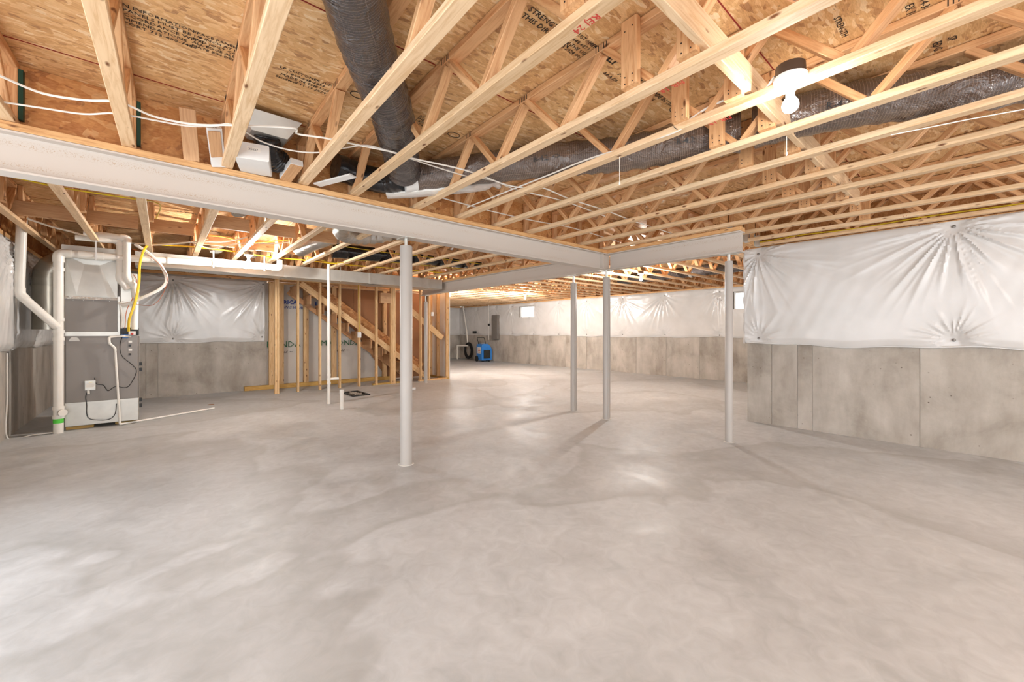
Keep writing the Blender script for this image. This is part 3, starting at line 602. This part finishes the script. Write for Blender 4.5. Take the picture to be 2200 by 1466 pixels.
# a few printed marks wrap flat on the jackets
db = (db0[0], db0[1], (.49, -.87), .137); dc = (dc0[0], dc0[1], (.40, -.91), .142)
def jp(px, py, x, s, body, duct):
    rx, rz = math.radians(112), math.atan2(duct[2][1], duct[2][0]); nrm = Vector((math.sin(rz)*math.sin(rx), -math.cos(rz)*math.sin(rx), math.cos(rx)))
    q = atz(px, py, 2.56)+nrm*(.055)
    P = duct[1]; o0 = duct[0].location; k = min(range(len(P)), key=lambda i: (P[i]+o0-q).length); q = P[k]+o0+nrm*duct[3]
    o = text(body, q, (rx, 0, rz), s, M['black'], None, 'printed_text', .0008); under(o, duct[0])
jp(916, 408, 1.83, .05, 'R-4.2  ------', db)
jp(1150, 350, 2.14, .055, 'R-4.2  <>', db)
jp(1448, 322, 2.71, .055, 'R-4.2  <>', db)
jp(1780, 195, 2.92, .055, 'R-4.2', dc)
flex('flexible_duct', 'shiny foil duct curving below the long beam left of the column', [(1.62, 4.50, 2.62), (1.66, 4.8, 2.54), (1.72, 5.1, 2.49), (1.86, 5.25, 2.48), (2.15, 5.3, 2.52), (2.45, 5.2, 2.60)], .115, M['foil'], 'foil duct')
flex('flexible_duct', 'shiny foil duct stub sloping up left of the white stack', [(1.62, 6.62, 2.47), (1.72, 6.35, 2.53), (1.90, 6.10, 2.60), (2.0, 5.98, 2.62)], .115, M['foil'], 'foil duct')
for i, (x, y) in enumerate(((.68, 5.3), (.70, 7.75), (1.18, 7.85))):
    flex('flexible_duct', ['small foil duct boot tucked under the beam edge', 'wrinkled foil duct drop above the long pipe, left of the bulb', 'wrinkled foil duct drop above the small bulb'][i], [(x, y, 2.76), (x, y-.02, 2.62), (x+.02, y-.05, 2.47 if i else 2.52)], .08, M['foil'], 'foil duct')
flex('flexible_duct', 'black duct behind the near column above the metal duct', [(2.2, 7.0, 2.58), (2.8, 6.9, 2.58), (3.4, 6.7, 2.59), (4.1, 6.6, 2.59), (4.8, 6.5, 2.59)], .12, M['blackfilm'], 'insulated duct')
flex('flexible_duct', 'black duct with silver tape band crossing beyond the cross beam', [(8.9, 2.6, 2.59), (9.0, 3.4, 2.59), (9.05, 4.2, 2.59), (9.1, 5.2, 2.59), (9.1, 6.2, 2.59)], .12, M['jacket'], 'insulated duct', bands=((.55, M['galv']),))
# metal boot with black wrap beside the white box
tag(MB().add([(.43, 3.2, 2.74), (.80, 3.2, 2.74), (.80, 3.5, 2.74), (.43, 3.5, 2.74), (.5, 3.26, 2.62), (.72, 3.26, 2.62), (.72, 3.44, 2.62), (.5, 3.44, 2.62)], [(0, 1, 2, 3), (7, 6, 5, 4), (0, 4, 5, 1), (1, 5, 6, 2), (2, 6, 7, 3), (3, 7, 4, 0)]).build('register_boot', M['galv']), 'tapered sheet metal boot under the subfloor above the white box', 'duct boot')
flex('flexible_duct', 'crumpled black duct below the sheet metal boot', [(.61, 3.35, 2.64), (.62, 3.38, 2.58), (.66, 3.44, 2.54), (.72, 3.48, 2.52)], .085, M['blackfilm'], 'insulated duct')
# ------------------------------------------------------------------ odds and ends resting on the long beam plate
def slab(name, label, cat, p0, p1, wy, tz, mat, up=(0, -1, 0), endmat=None):
    root = empty(name, tuple(p0)); tag(root, label, cat); member('body', (0, 0, 0), Vector(p1)-Vector(p0), wy, tz, mat, root, up)
    return root
slab('board_offcut', 'wide flat board offcut leaning upright on the beam plate', 'board', (.195, 3.54, 2.415), (.165, 3.40, 2.70), .085, .03, M['board'])
a = slab('board_offcut', 'white-edged board offcut with a scribbled end leaning on the beam plate', 'board', (.345, 3.53, 2.415), (.30, 3.34, 2.60), .085, .034, M['white'])
member('wood_face', (-.006, -.016, .0), (-.045, -.197, .155), .070, .006, M['board'], a, (0, -1, 0))
text('16 0.88', (-.045-.02, -.20, .178), (math.radians(50), 0, 0), .02, M['ink'], a)
bx = empty('cardboard_box', (.55, 3.44, 2.413), -.25); tag(bx, 'white carton in clear film on the beam plate beside the third truss', 'box'); MB().cbox((-.10, -.20, 0), (.10, .10, .11), .006).build('carton', M['white'], bx)
MB().box((-.03, -.2012, .055), (.05, -.2, .085)).build('label', M['label'], bx); text('35037', (-.02, -.2025, .06), (math.pi/2, 0, 0), .022, M['ink'], bx)
a = slab('board_offcut', 'small white-edged wood block on the beam plate beside the black duct', 'board', (.765, 3.53, 2.435), (.79, 3.30, 2.49), .085, .045, M['white'], (0, 0, 1))
member('wood_face', (0, 0, -.0235), (.025, -.23, .0315), .083, .004, M['board'], a, (0, 0, 1))
slab('channel_piece', 'white plastic channel piece lying tilted on the beam plate', 'plastic strip', (.99, 3.52, 2.43), (1.16, 3.20, 2.455), .075, .012, M['white'], (0, 0, 1))
a = empty('plastic_bag', (1.55, 3.44, 2.425)); tag(a, 'long clear plastic sleeve with a crumpled end beside the white collar', 'plastic bag')
P = [Vector(p) for p in ((0, 0, .045), (.14, -.14, .05), (.32, -.36, .055), (.48, -.58, .06), (.58, -.72, .07), (.63, -.79, .08))]
MB().tube(smoothpath(P, 6), [.052]*22+[.050, .045, .035, .03, .042, .055, .06, .055, .05][:9], 14).build('sleeve', M['film'], a, True)
member('cartoned_strip', P[0], P[3], .075, .05, M['label'], a)
# ------------------------------------------------------------------ long sheet-metal duct
YD = 7.95
dr = empty('sheet_metal_duct', (-.20, YD, 2.2)); tag(dr, 'long galvanised rectangular duct hung along the back above the stairs', 'metal duct'); dx = 5.06
MB().cbox((0, 0, 0), (dx, .40, .207), .003).build('duct_body', M['galv'], dr)
for x in (1.92, 3.42, 4.72): MB().box((x-.022, -.010, -.008), (x+.022, .41, .2075)).build('drive_cleat', M['galv'], dr)
for x in (.7, 2.85, 4.05): MB().box((x-.008, -.003, -.01), (x+.008, .0, .27)).build('hanger_strap', M['galv'], dr)
MB().lathe([(.16, -.012), (.15, -.004), (.10, -.001)], (3.55, .25, -.002), 20).build('takeoff_cap', M['galv'], dr, True)
# ------------------------------------------------------------------ furnace
YFu = 7.60
fu = empty('furnace', (-.84, YFu, 0)); tag(fu, 'tall grey upright furnace cabinet with silver plenum in the left corner', 'furnace')
def fb(name, x0, x1, z0, z1, mat, y0=0, y1=.55, c=.006): return MB().cbox((x0, y0, z0), (x1, y1, z1), c).build(name, mat, fu)
fb('foot_block', 0, .25, 0, .045, M['treated'], .06, .5); fb('foot_block', .45, .66, 0, .045, M['treated'], .1, .5)
fb('base_pan', 0, .68, .045, .335, M['galv']); MB().box((-.002, -.006, .325), (.684, .0, .345)).build('base_flange', M['galv'], fu)
fb('lower_cabinet', .0, .68, .336, 1.20, M['cabinet'], .004)
fb('joint_strip', -.002, .50, 1.195, 1.245, M['galv'], -.008, .54)
fb('coil_cabinet', .0, .475, 1.246, 1.665, M['cabinet'], .006)
fb('coil_frame', .478, .50, 1.246, 1.72, M['galv'], .004)
m = MB(); m.add([(0, 0, 1.668), (.475, 0, 1.668), (.475, 0, 2.22), (0, 0, 2.22), (0, .5, 1.668), (.475, .5, 1.668), (.475, .5, 2.22), (0, .5, 2.22), (.10, -.010, 1.72), (.38, -.010, 1.72), (.31, .012, 2.12), (.17, .012, 2.12)],
    [(0, 1, 9, 8), (1, 2, 10, 9), (2, 3, 11, 10), (3, 0, 8, 11), (8, 9, 10, 11), (1, 5, 6, 2), (0, 3, 7, 4), (4, 7, 6, 5), (3, 2, 6, 7), (0, 4, 5, 1)]); m.build('plenum', M['galv'], fu)
fb('plenum_seam', -.003, .479, 1.665, 1.70, M['foil'], -.012, .5, .004); fb('plenum_collar', -.03, .478, 2.225, 2.345, M['galv'], -.02, .5)
fb('burner_box', .50, .68, 1.20, 1.30, M['black'], .10, .5)
for x in (.07, .16, .25, .40): MB().lathe([(.004, 0), (.004, .003)], (x, .002, 1.652), 8, (0, -1, 0)).build('screw', M['galv'], fu)
MB().cbox((.682, .03, .345), (.69, .53, 1.19), .003).build('front_door', M['cabinet'], fu)
jb = fb('junction_box', .175, .275, .50, .62, M['galv'], -.055, .003, .004)
under(MB().box((.185, -.057, .535), (.265, -.0555, .585)).build('box_label', M['label'], fu), jb); under(MB().box((.215, -.058, .596), (.25, -.0555, .604)).build('indicator_light', M['gas'], fu), jb)
MB().lathe([(.012, 0), (.012, .03)], (.205, -.03, .47), 10).build('cable_clamp', M['galv'], fu)
MB().add([(.03, -.002, 1.13), (.13, -.002, 1.13), (.12, -.012, 1.165), (.10, -.014, 1.18), (.06, -.014, 1.18), (.045, -.012, 1.165)], [(0, 1, 2, 3, 4, 5)]).build('knockout_handle', M['white'], fu)
for i, z in enumerate((.93, .99, 1.05, 1.10)): MB().box((.585, -.003, z), (.61+.01*(i % 2), .003, z+.028)).build('warning_sticker', M['label'] if i % 2 else M['black'], fu)
for z in (.28, .20, .78, .70): MB().box((.69, .1, z), (.72, .16, z+.045)).build('door_latch', M['black'], fu)
def fy(px, py, d=0): return aty(px, py, YFu-d)
cable('power_cord', [fy(203, 812, .05), fy(207, 825, .04), fy(222, 828, .03), fy(232, 840, .03), fy(248, 831, .03), fy(272, 833, .03), fy(285, 818, .03), fy(293, 798, .03), fy(285, 785, .03), fy(262, 765, .03), fy(258, 740, .03), fy(266, 715, .03)], .0045, M['black'], 'black power cord curling across the furnace front', 'cord')
cable('power_cord', [fy(197, 822, .03), fy(190, 838, .03), fy(184, 852, .03), fy(186, 870, .03), fy(186, 888, .03), fy(192, 900, .03), fy(215, 903, .03), fy(235, 901, .03), fy(247, 890, .03), fy(250, 868, .03)], .0045, M['black'], 'black cord looping over the silver furnace base', 'cord')
tag(MB().cbox((-.012, -.008, -.02), (.012, .008, .02)).build('cord_tag', M['label'], None, False, fy(190, 843, .045)), 'small white tag on the looping black cord', 'tag')
# ------------------------------------------------------------------ drain, vent and gas piping
gP = 'white plastic pipes around the furnace'
ds = pipe('drain_pipe', [(-.885, 7.50, 0), (-.885, 7.50, 2.222), (-.60, 7.50, 2.222), (1.545, 7.50, 2.285), (1.545, 7.50, 2.41)], .046, M['pvc'], 'thick white drain pipe rising from the floor and turning along the ceiling', 'drain pipe', None, .09)
for z in (.20, .31, 1.25, 1.40, 1.16, 2.02): MB().lathe([(.053, z-.02), (.053, z+.02)], n=18).build('coupling', M['pvc'], ds, True)
MB().lathe([(.035, 0), (.042, .012), (.042, .04)], (.03, -.045, .255), 16, (.45, -.9, 0)).build('cleanout_plug', M['pvc'], ds, True)
for x in (.55, 1.05, 1.95, 2.33): MB().tube([(x-.02, 0, 2.222+.029*(x-.28)), (x+.02, 0, 2.222+.029*(x-.26))], .052, 16).build('coupling', M['pvc'], ds, True)
for x in (.33, 1.55, 2.20): MB().box((x-.008, -.055, 2.16+.02*x), (x+.008, -.050, 2.44)).build('hanger', M['white'], ds)
MB().tube([(0, 0, .125), (0, 0, .178)], .0468, 16).build('green_tape', M['green'], ds)
a, b = aty(50, 640, 7.46), aty(128, 700, 7.50)
bp = pipe('drain_pipe', [aty(47, 470, 7.40), aty(41, 632, 7.44), aty(125, 705, 7.47)], .046, M['pvc'], 'white branch pipe dropping at the left edge and slanting into the thick drain', 'drain pipe', None, .06)
cable('sealant_line', [(-1.285, 7.48, 1.0), (-1.285, 7.48, .5), (-1.285, 7.48, .012), (-1.1, 7.49, .012), (-.93, 7.50, .012)], .007, M['pvc'], 'thin white tube down the left wall and along the floor to the drain', 'tube')
v1 = pipe('vent_pipe', [fy(222, 516, .10)+Vector((-.25, 0, 0)), fy(258, 518, .10), fy(258, 600, .10), fy(275, 622, .10)], .040, M['pvc'], 'left white vent pipe bending down beside the plenum', 'vent pipe', gP, .05)
v2 = pipe('vent_pipe', [fy(250, 508, .13)+Vector((-.3, 0, 0)), fy(273, 512, .13), fy(273, 596, .13), fy(290, 618, .08), fy(291, 640, .05)], .040, M['pvc'], 'right white vent pipe bending down to the intake', 'vent pipe', gP, .05)
tag(MB().tube([fy(291, 636, .04), fy(289, 708, .04)], .034, 16).build('vent_pipe', M['pvc'], None, True), 'short upright white pipe behind the yellow gas hose', 'vent pipe', gP)
cable('gas_hose', [fy(318, 525, .16), fy(308, 540, .16), fy(300, 570, .16), fy(298, 610, .16), fy(290, 650, .16), fy(278, 685, .14), fy(276, 712, .08)], .014, M['gas'], 'yellow flexible gas hose curving down to the furnace', 'gas hose')
cable('refrigerant_line', [fy(290, 525, .1), fy(320, 545, .12), fy(345, 570, .14), fy(358, 600, .16), fy(345, 620, .16), fy(310, 638, .15), fy(270, 655, .1), fy(256, 651, .05)], .020, M['pvc'], 'white insulated refrigerant line looping out beside the furnace', 'insulated line')
cable('refrigerant_line', [fy(258, 655, .03), fy(262, 680, .03), fy(261, 706, .03)], .011, M['pvc'], 'short white insulated line stub down the coil side', 'insulated line')
cable('copper_tube', [fy(286, 590, .1), fy(294, 605, .1), fy(285, 640, .08), fy(272, 668, .06), fy(268, 706, .05)], .004, M['copper'], 'thin copper tube beside the yellow gas hose', 'copper tube')
cable('control_wire', [fy(285, 535, .14), fy(320, 550, .15), fy(348, 575, .165), (fy(360, 605, .18)), fy(330, 655, .15), fy(262, 648, .05)], .003, M['copper'], 'thin brown wire following the looped insulated line', 'wire')
cp = pipe('condensate_pipe', [fy(282, 724, .04), fy(262, 722, .05), fy(234, 725, .06), fy(235, 738, .06), fy(247, 748, .06), fy(258, 912, .06), Vector((-.27, 7.62, .014)), Vector((.74, 8.185, .014))], .0125, M['pvc'], 'thin white condensate pipe down the furnace front and across the floor', 'drain pipe', None, .03)
cv = empty('gas_valve', fy(284, 716, .05)); tag(cv, 'white gas valve with red handle at the end of the yellow hose', 'valve'); vb = MB().cbox((-.035, -.02, -.025), (.035, .02, .025)).build('valve_body', M['white'], cv); MB().lathe([(.014, 0), (.014, .02)], (.0, -.02, -.01), 10, (0, -1, 0)).build('handle', M['red'], cv)
fm = MB().cbox((0, 0, 0), (.07, .06, .05)).build('cable_bundle', M['blue'], None, False, fy(263, 725, .03)+Vector((-.01, 0, -.01))); tag(fm, 'bunch of blue connectors at the top of the lower cabinet', 'wiring')
# round metal duct behind the drain pipe
rd = empty('round_duct', (-1.06, 8.25, 1.6)); tag(rd, 'large round galvanised return duct curving behind the white drain pipe', 'metal duct'); Rr = .155
pth = [(0, 0, -.32), (0, 0, .0), (0, 0, .26), (0, 0, .36)]+[(.24-.24*math.cos(a), 0, .38+.24*math.sin(a)) for a in (.25, .65, 1.05, 1.45)]+[(.55, 0, .62)]
full = MB().tube(pth, Rr, 28, False)
for i in range(len(pth)-1): MB().add(full.v[i*28:(i+2)*28], [(j, (j+1) % 28, 28+(j+1) % 28, 28+j) for j in range(28)]).build('duct_segment', M['galv_dk'], rd, True)
for z in (.262, .362): MB().lathe([(Rr+.006, z-.006), (Rr+.006, z+.006)], n=28).build('seam_ring', M['galv_dk'], rd, True)
# coil side plumbing plate
tag(MB().cbox((-.335, 7.70, 1.31), (-.17, 8.05, 2.05)).build('exhaust_housing', M['galv'], None), 'pale metal housing right of the coil cabinet behind the pipes', 'metal housing')
# floor stacks
st = pipe('vent_stack', [(2.29, 7.46, 0), (2.29, 7.46, 2.42)], .025, M['pvc'], 'tall thin white stack standing left of the near column', 'drain pipe', None)
for z in (.42, .50, .36): MB().lathe([(.031, z-.018), (.031, z+.018)], n=14).build('coupling', M['pvc'], st, True)
MB().tube([(0, 0, .43), (.16, -.02, .43)], .022, 12).build('side_branch', M['pvc'], st, True)
ss = pipe('floor_stub', [(2.287, 6.80, 0), (2.287, 6.80, .30)], .028, M['pvc'], 'short capped white pipe stub standing in the floor', 'drain pipe', None)
MB().lathe([(.034, .26), (.034, .31), (.02, .316)], n=14).build('cap', M['pvc'], ss, True)
pc = empty('drain_box', (3.05, 8.28, 0)); tag(pc, 'open black drain box with gravel set in the floor', 'floor drain'); m = MB()
for a, b in (((-.17, -.33), (.17, -.29)), ((-.17, .29), (.17, .33)), ((-.17, -.29), (-.13, .29)), ((.13, -.29), (.17, .29))): m.box((a[0], a[1], .0005), (b[0], b[1], .022))
m.build('rim', M['black'], pc); m = MB()
m.box((-.13, -.29, .0005), (.13, .29, .003)); m.build('pit_floor', M['black'], pc); m = MB()
for i in range(90): m.lathe([(.001, -.012), (.016*R.uniform(.6, 1.2), -.002), (.012, .008), (.001, .012)], (R.gauss(0, .045), R.gauss(0, .11), .012), 5)
m.build('gravel', M['gravel'], pc)['kind'] = 'stuff'
for i, (px, py, r) in enumerate(((453, 870, .05),)):
    tag(MB().lathe([(r, 0.0005), (r*.9, .004)], atz(px, py, 0), 16).build('floor_cleanout', M['rust'], None, True), 'rusty round cleanout cover in the floor right of the furnace', 'floor cover')
tag(MB().cbox((-.05, -.03, 0), (.05, .03, .05)).build('outlet_cover', M['white'], None, False, atz(887, 838, 0)), 'small white fitting on the floor behind the near column', 'floor fitting')
# ------------------------------------------------------------------ stair enclosure
YS = 9.33
sw = empty('stud_wall', (1.9, YS, 0)); tag(sw, 'open wood stud wall in front of the basement stairs', 'stud wall'); zt = 2.30
def stud(px, yy=YS, n=1, dx=.0, z0=.0, parent=sw, wdt=.038, dep=.089):
    q = aty(px, 700, yy)
    for k in range(n): member('stud', (q.x-1.9+k*(wdt+.002)+dx, yy-YS+dep/2, z0), (q.x-1.9+k*(wdt+.002)+dx, yy-YS+dep/2, zt), dep, wdt, M['stud'], parent, (1, 0, 0))
for px, n in ((593, 2), (641, 1), (688.5, 1), (731, 1), (773, 1), (810, 1), (842, 3), (885, 1), (905, 1), (923, 1)): stud(px, YS, n, 0, .04 if px > 870 else .0)
member('top_plate', (-.02, .045, zt+.019), (4.0, .045, zt+.019), .089, .038, M['stud'], sw)
member('bottom_plate', (1.95, .045, .019), (2.75, .045, .019), .089, .038, M['treated'], sw); member('bottom_plate', (3.15, .045, .019), (4.0, .045, .019), .089, .038, M['stud'], sw)
member('blocking', (2.13, .045, 2.05), (2.42, .045, 2.05), .089, .24, M['board'], sw)
ew = empty('stud_wall', (5.88, YS, 0)); tag(ew, 'short stud wall closing the right end of the stair opening', 'stud wall')
for y in (.04, .5, .9): member('stud', (0, y, .0), (0, y, zt), .038, .089, M['stud'], ew, (1, 0, 0))
member('bottom_plate', (0, 0, .019), (0, .93, .019), .089, .038, M['treated'], ew); MB().box((.046, .0, 0), (.058, .95, 2.33)).build('gypsum_edge', M['white'], ew)
bw = empty('stud_wall', (1.6, 10.235, 0)); tag(bw, 'rear stud wall against the house wrap behind the stairs', 'stud wall')
for px in (583, 603.5, 657, 717, 826): 
    q = aty(px, 700, 10.235); member('stud', (q.x-1.6, .0, .09), (q.x-1.6, 0, zt), .10, .10, M['stud'], bw, (1, 0, 0))
member('bottom_plate', (-.16, -.0, .045), (3.2, -.0, .045), .10, .089, M['treated'], bw); member('top_plate', (.28, 0, zt+.02), (3.2, 0, zt+.02), .10, .038, M['stud'], bw)
# house wrap with printing, brown board backs
wr = empty('house_wrap', (1.86, 10.345, 0)); tag(wr, 'pale grey house wrap with blue and green lettering under the stairs', 'house wrap')
m = MB(); nx, nz = 60, 30
for i in range(nx+1):
    for j in range(nz+1):
        x = 2.95*i/nx; z = .04+2.28*j/nz; m.v.append((x, .012*math.sin(x*7+z*2)+.008*math.sin(x*17-z*6)*math.cos(z*5), z))
for i in range(nx):
    for j in range(nz):
        a = i*(nz+1)+j; m.f.append((a, a+nz+1, a+nz+2, a+1))
m.build('wrap_sheet', M['wrap'], wr, True)
def wt(px, py, s, body, mat, shear=0, off=0):
    q = aty(px, py, 10.30); return text(body, (q.x-1.86, -.045, q.z), (math.pi/2, 0, 0), s, mat, wr, shear=shear, off=off)
wt(584, 652, .125, 'BARRICADE', M['blueink'], 0, .003)
wt(584, 662, .085, 'BUILDING WRAP PLUS, LLC', M['blueink'], .3)
wt(677, 660, .16, 'U', M['blueink'], 0, .006); wt(678, 667, .035, 'BARRICADE', M['blueink'])
wt(572, 747, .19, 'RONDA', M['greenink']); wt(582, 760, .11, 'Homes ~', M['ink'], .5)
wt(689, 743, .185, 'MARONDA', M['greenink']); wt(710, 756, .11, 'Homes ~', M['ink'], .5)
kb = empty('gypsum_board', (2.9, 10.30, 0)); tag(kb, 'brown paper backs of gypsum boards above and beside the stairs', 'wallboard')
LA, LB = aty(700, 668, 10.30), aty(836, 757, 10.30); lsl = (LB.z-LA.z)/(LB.x-LA.x)
for x0, x1 in ((2.95, 3.75), (3.755, 4.62), (4.625, 5.86)):
    zz = [max(.02, min(2.3, LA.z+lsl*(x-LA.x))) if x < 4.6 and x1 < 4.7 else .02 for x in (x0, x1)]
    MB().add([(x0-2.9, y, zz[0]) if k == 0 else (x1-2.9, y, zz[1]) if k == 1 else (x1-2.9, y, 2.33) if k == 2 else (x0-2.9, y, 2.33) for y in (0, .012) for k in range(4)], [(0, 1, 2, 3), (7, 6, 5, 4), (0, 4, 5, 1), (1, 5, 6, 2), (2, 6, 7, 3), (3, 7, 4, 0)]).build('panel', M['kraft'], kb)
# staircase: from top left down to the floor at the right
sc = empty('staircase', (2.35, YS+.125, 0)); tag(sc, 'wooden basement staircase descending to the right behind the studs', 'staircase')
def sxz(px, py): q = aty(px, py, YS+.12); return (q.x-2.35, q.z)
A = sxz(650, 604); B = sxz(836, 743); sl = (B[1]-A[1])/(B[0]-A[0]); xe = A[0]+(.12-A[1])/sl
dirv = Vector((1, 0, sl)).normalized(); A3 = Vector((A[0], 0, A[1])); Lst = (xe-A[0])/dirv.x
perp = Vector((-dirv.z, 0, dirv.x))
for y, mt, wd, off in ((.02, M['stud'], .125, -.06), (.62, M['osb_dark'], .24, .20)):
    member('stringer', (A3.x, y, A3.z)+Vector((0, 0, 0)) if False else Vector((A3.x, y, A3.z))+perp*off, Vector((A3.x, y, A3.z))+dirv*Lst+perp*off, .038, wd, mt, sc, perp)
member('stringer', Vector((A3.x, .60, A3.z))-perp*.24, Vector((A3.x, .60, A3.z))+dirv*Lst*.98-perp*.24, .038, .10, M['board'], sc, perp)
nst = int((A[1]-.1)/.195)
for k in range(nst+1):
    z = A[1]-.10-k*.195; x = A[0]+(z+.06-A[1])/sl
    if z < .1: break
    member('tread', (x-.16, .32, z), (x+.12, .32, z), .58, .028, M['board'], sc); member('riser', (x-.15, .32, z-.19), (x-.15, .32, z-.015), .58, .016, M['board'], sc, (1, 0, 0))
pA, pB = sxz(888, 672), sxz(950, 724); member('rail_board', (pA[0]-.15, -.01, pA[1]-.02+.12), (pB[0], -.01, pB[1]-.03), .038, .14, M['stud'], sc, perp)
cable('cable_strap', [aty(705, 618, 10.27), aty(780, 623, 10.27), aty(920, 632, 10.27)], .006, M['white'], 'thin white line near the top of the brown boards', 'line')
cable('electric_cable', [aty(770, 612, YS-.02), aty(771, 660, YS-.02), aty(772, 712, YS-.02)], .007, M['yellow'], 'yellow cable running down a stud to the white switch box', 'cable')
sb = empty('switch_box', aty(772, 720, YS-.03)); tag(sb, 'white switch box on a stud in front of the stairs', 'switch box'); MB().cbox((-.04, -.02, -.06), (.04, .025, .06)).build('box', M['white'], sb); MB().box((-.012, -.024, -.02), (.012, -.02, .02)).build('switch', M['label'], sb)
sb = empty('switch_box', aty(929, 675, YS-.03)); tag(sb, 'small white outlet box beside the grey post in the stair framing', 'switch box'); MB().cbox((-.03, -.02, -.05), (.03, .025, .05)).build('box', M['white'], sb)
# ------------------------------------------------------------------ far corner: dehumidifier, panel, sump piping
dq = atz(1049, 776, 0); dh = empty('dehumidifier', (dq.x-.05, dq.y-.1, 0), -.85); tag(dh, 'blue portable dehumidifier with black handle standing by the far wall', 'dehumidifier')
m = MB(); prof = [(-.22, .06), (.24, .06), (.27, .12), (.27, .50), (.18, .66), (.06, .74), (-.16, .74), (-.22, .68)]; n = len(prof)
m.add([(y, x, z) for y in (-.22, .22) for x, z in prof], [tuple(range(n)), tuple(range(2*n-1, n-1, -1))]+[(i, n+i, n+(i+1) % n, (i+1) % n) for i in range(n)])
bd = m.build('body', M['blue'], dh); dh.rotation_euler.z = math.radians(-97); dh.location = (dq.x-.28, dq.y-.05, 0)
fg = MB().box((.2705, -.15, .14), (.278, .15, .49)).build('front_grille', M['darkgrille'], dh)
for z in range(8): under(MB().box((.278, -.14, .15+z*.041), (.283, .14, .165+z*.041)).build('grille_slat', M['black'], dh), fg)
for s in (-1, 1): MB().lathe([(.12, -.02), (.12, .02)], (-.17, s*.245, .12), 20, (0, 1, 0)).build('wheel', M['black'], dh, True)
for s in (-1, 1): MB().box((.15, s*.15-.03, 0), (.21, s*.15+.03, .0595)).build('foot', M['black'], dh)
MB().tube(fillet([(-.14, -.17, .735), (-.26, -.17, 1.0), (-.26, .17, 1.0), (-.14, .17, .735)], .05), .014, 8).build('handle', M['black'], dh, True)
for s in (-1, 1):
    lb = MB().box((-.14, min(s*.2205, s*.223), .34), (.14, max(s*.2205, s*.223), .60)).build('label', M['label'], dh)
    for z in (.38, .45, .52): under(MB().box((-.10, min(s*.223, s*.2245), z), (.10, max(s*.223, s*.2245), z+.03)).build('label_print', M['red'], dh), lb)
MB().box((-.12, -.08, .7405), (-.02, .08, .746)).build('control_panel', M['label'], dh)
ep = empty('electrical_panel', (XF-.06, 13.52, .93)); tag(ep, 'tall grey electrical panel hung on the far blanket', 'electrical panel')
MB().cbox((-.09, -.20, 0), (.05, .20, 1.02), .006).build('cabinet', M['panelgrey'], ep); pd = MB().cbox((-.10, -.185, .03), (-.09, .185, .99), .004).build('door', M['panelgrey'], ep); under(MB().cbox((-.107, .12, .46), (-.10, .15, .49)).build('latch', M['black'], ep), pd)
pipe('sump_pipe', [(10.42, 15.75, 0), (10.42, 15.75, .62), (10.66, 15.28, .62)], .03, M['pvc'], 'white elbowed pipe standing on the floor in the far corner', 'drain pipe', None, .05)
pipe('sump_pipe', [(10.78, 15.45, .72), (10.80, 15.55, 1.25), (10.80, 15.85, 2.42)], .03, M['pvc'], 'white riser pipe up the blanket in the far corner', 'drain pipe', None, .05)
hc = empty('hose_coil', (10.72, 15.30, .40)); tag(hc, 'coiled black hose leaning against the far corner wall', 'hose')
m = MB(); pts = [Vector((.02*math.sin(i*.21), .30*(1-.035*(i//24))*math.cos(i*math.pi/12), .36*(1-.035*(i//24))*math.sin(i*math.pi/12))) for i in range(24*9)]; m.tube(pts, .022, 6); m.build('coil', M['black'], hc, True)
sm = MB().cbox((-.06, -.10, -.06), (.02, .10, .06)).build('sump_alarm', M['black'], None, False, (XF-.05, 15.05, 1.22)); tag(sm, 'small dark outlet box above the hose coil', 'outlet box')
pipe('conduit', [(XF-.09, 13.98, 2.4), (XF-.09, 13.98, .9)], .012, M['pvc'], 'thin white conduit down the far blanket left of the grey panel', 'conduit', None)
sm = MB().lathe([(.05, 0), (.045, .05), (.01, .06)], (XF-.07, 13.98, 1.55), 14, (-1, 0, 0)).build('wall_outlet', M['black'], None, True); tag(sm, 'round dark outlet on the far blanket above the dehumidifier', 'outlet box')
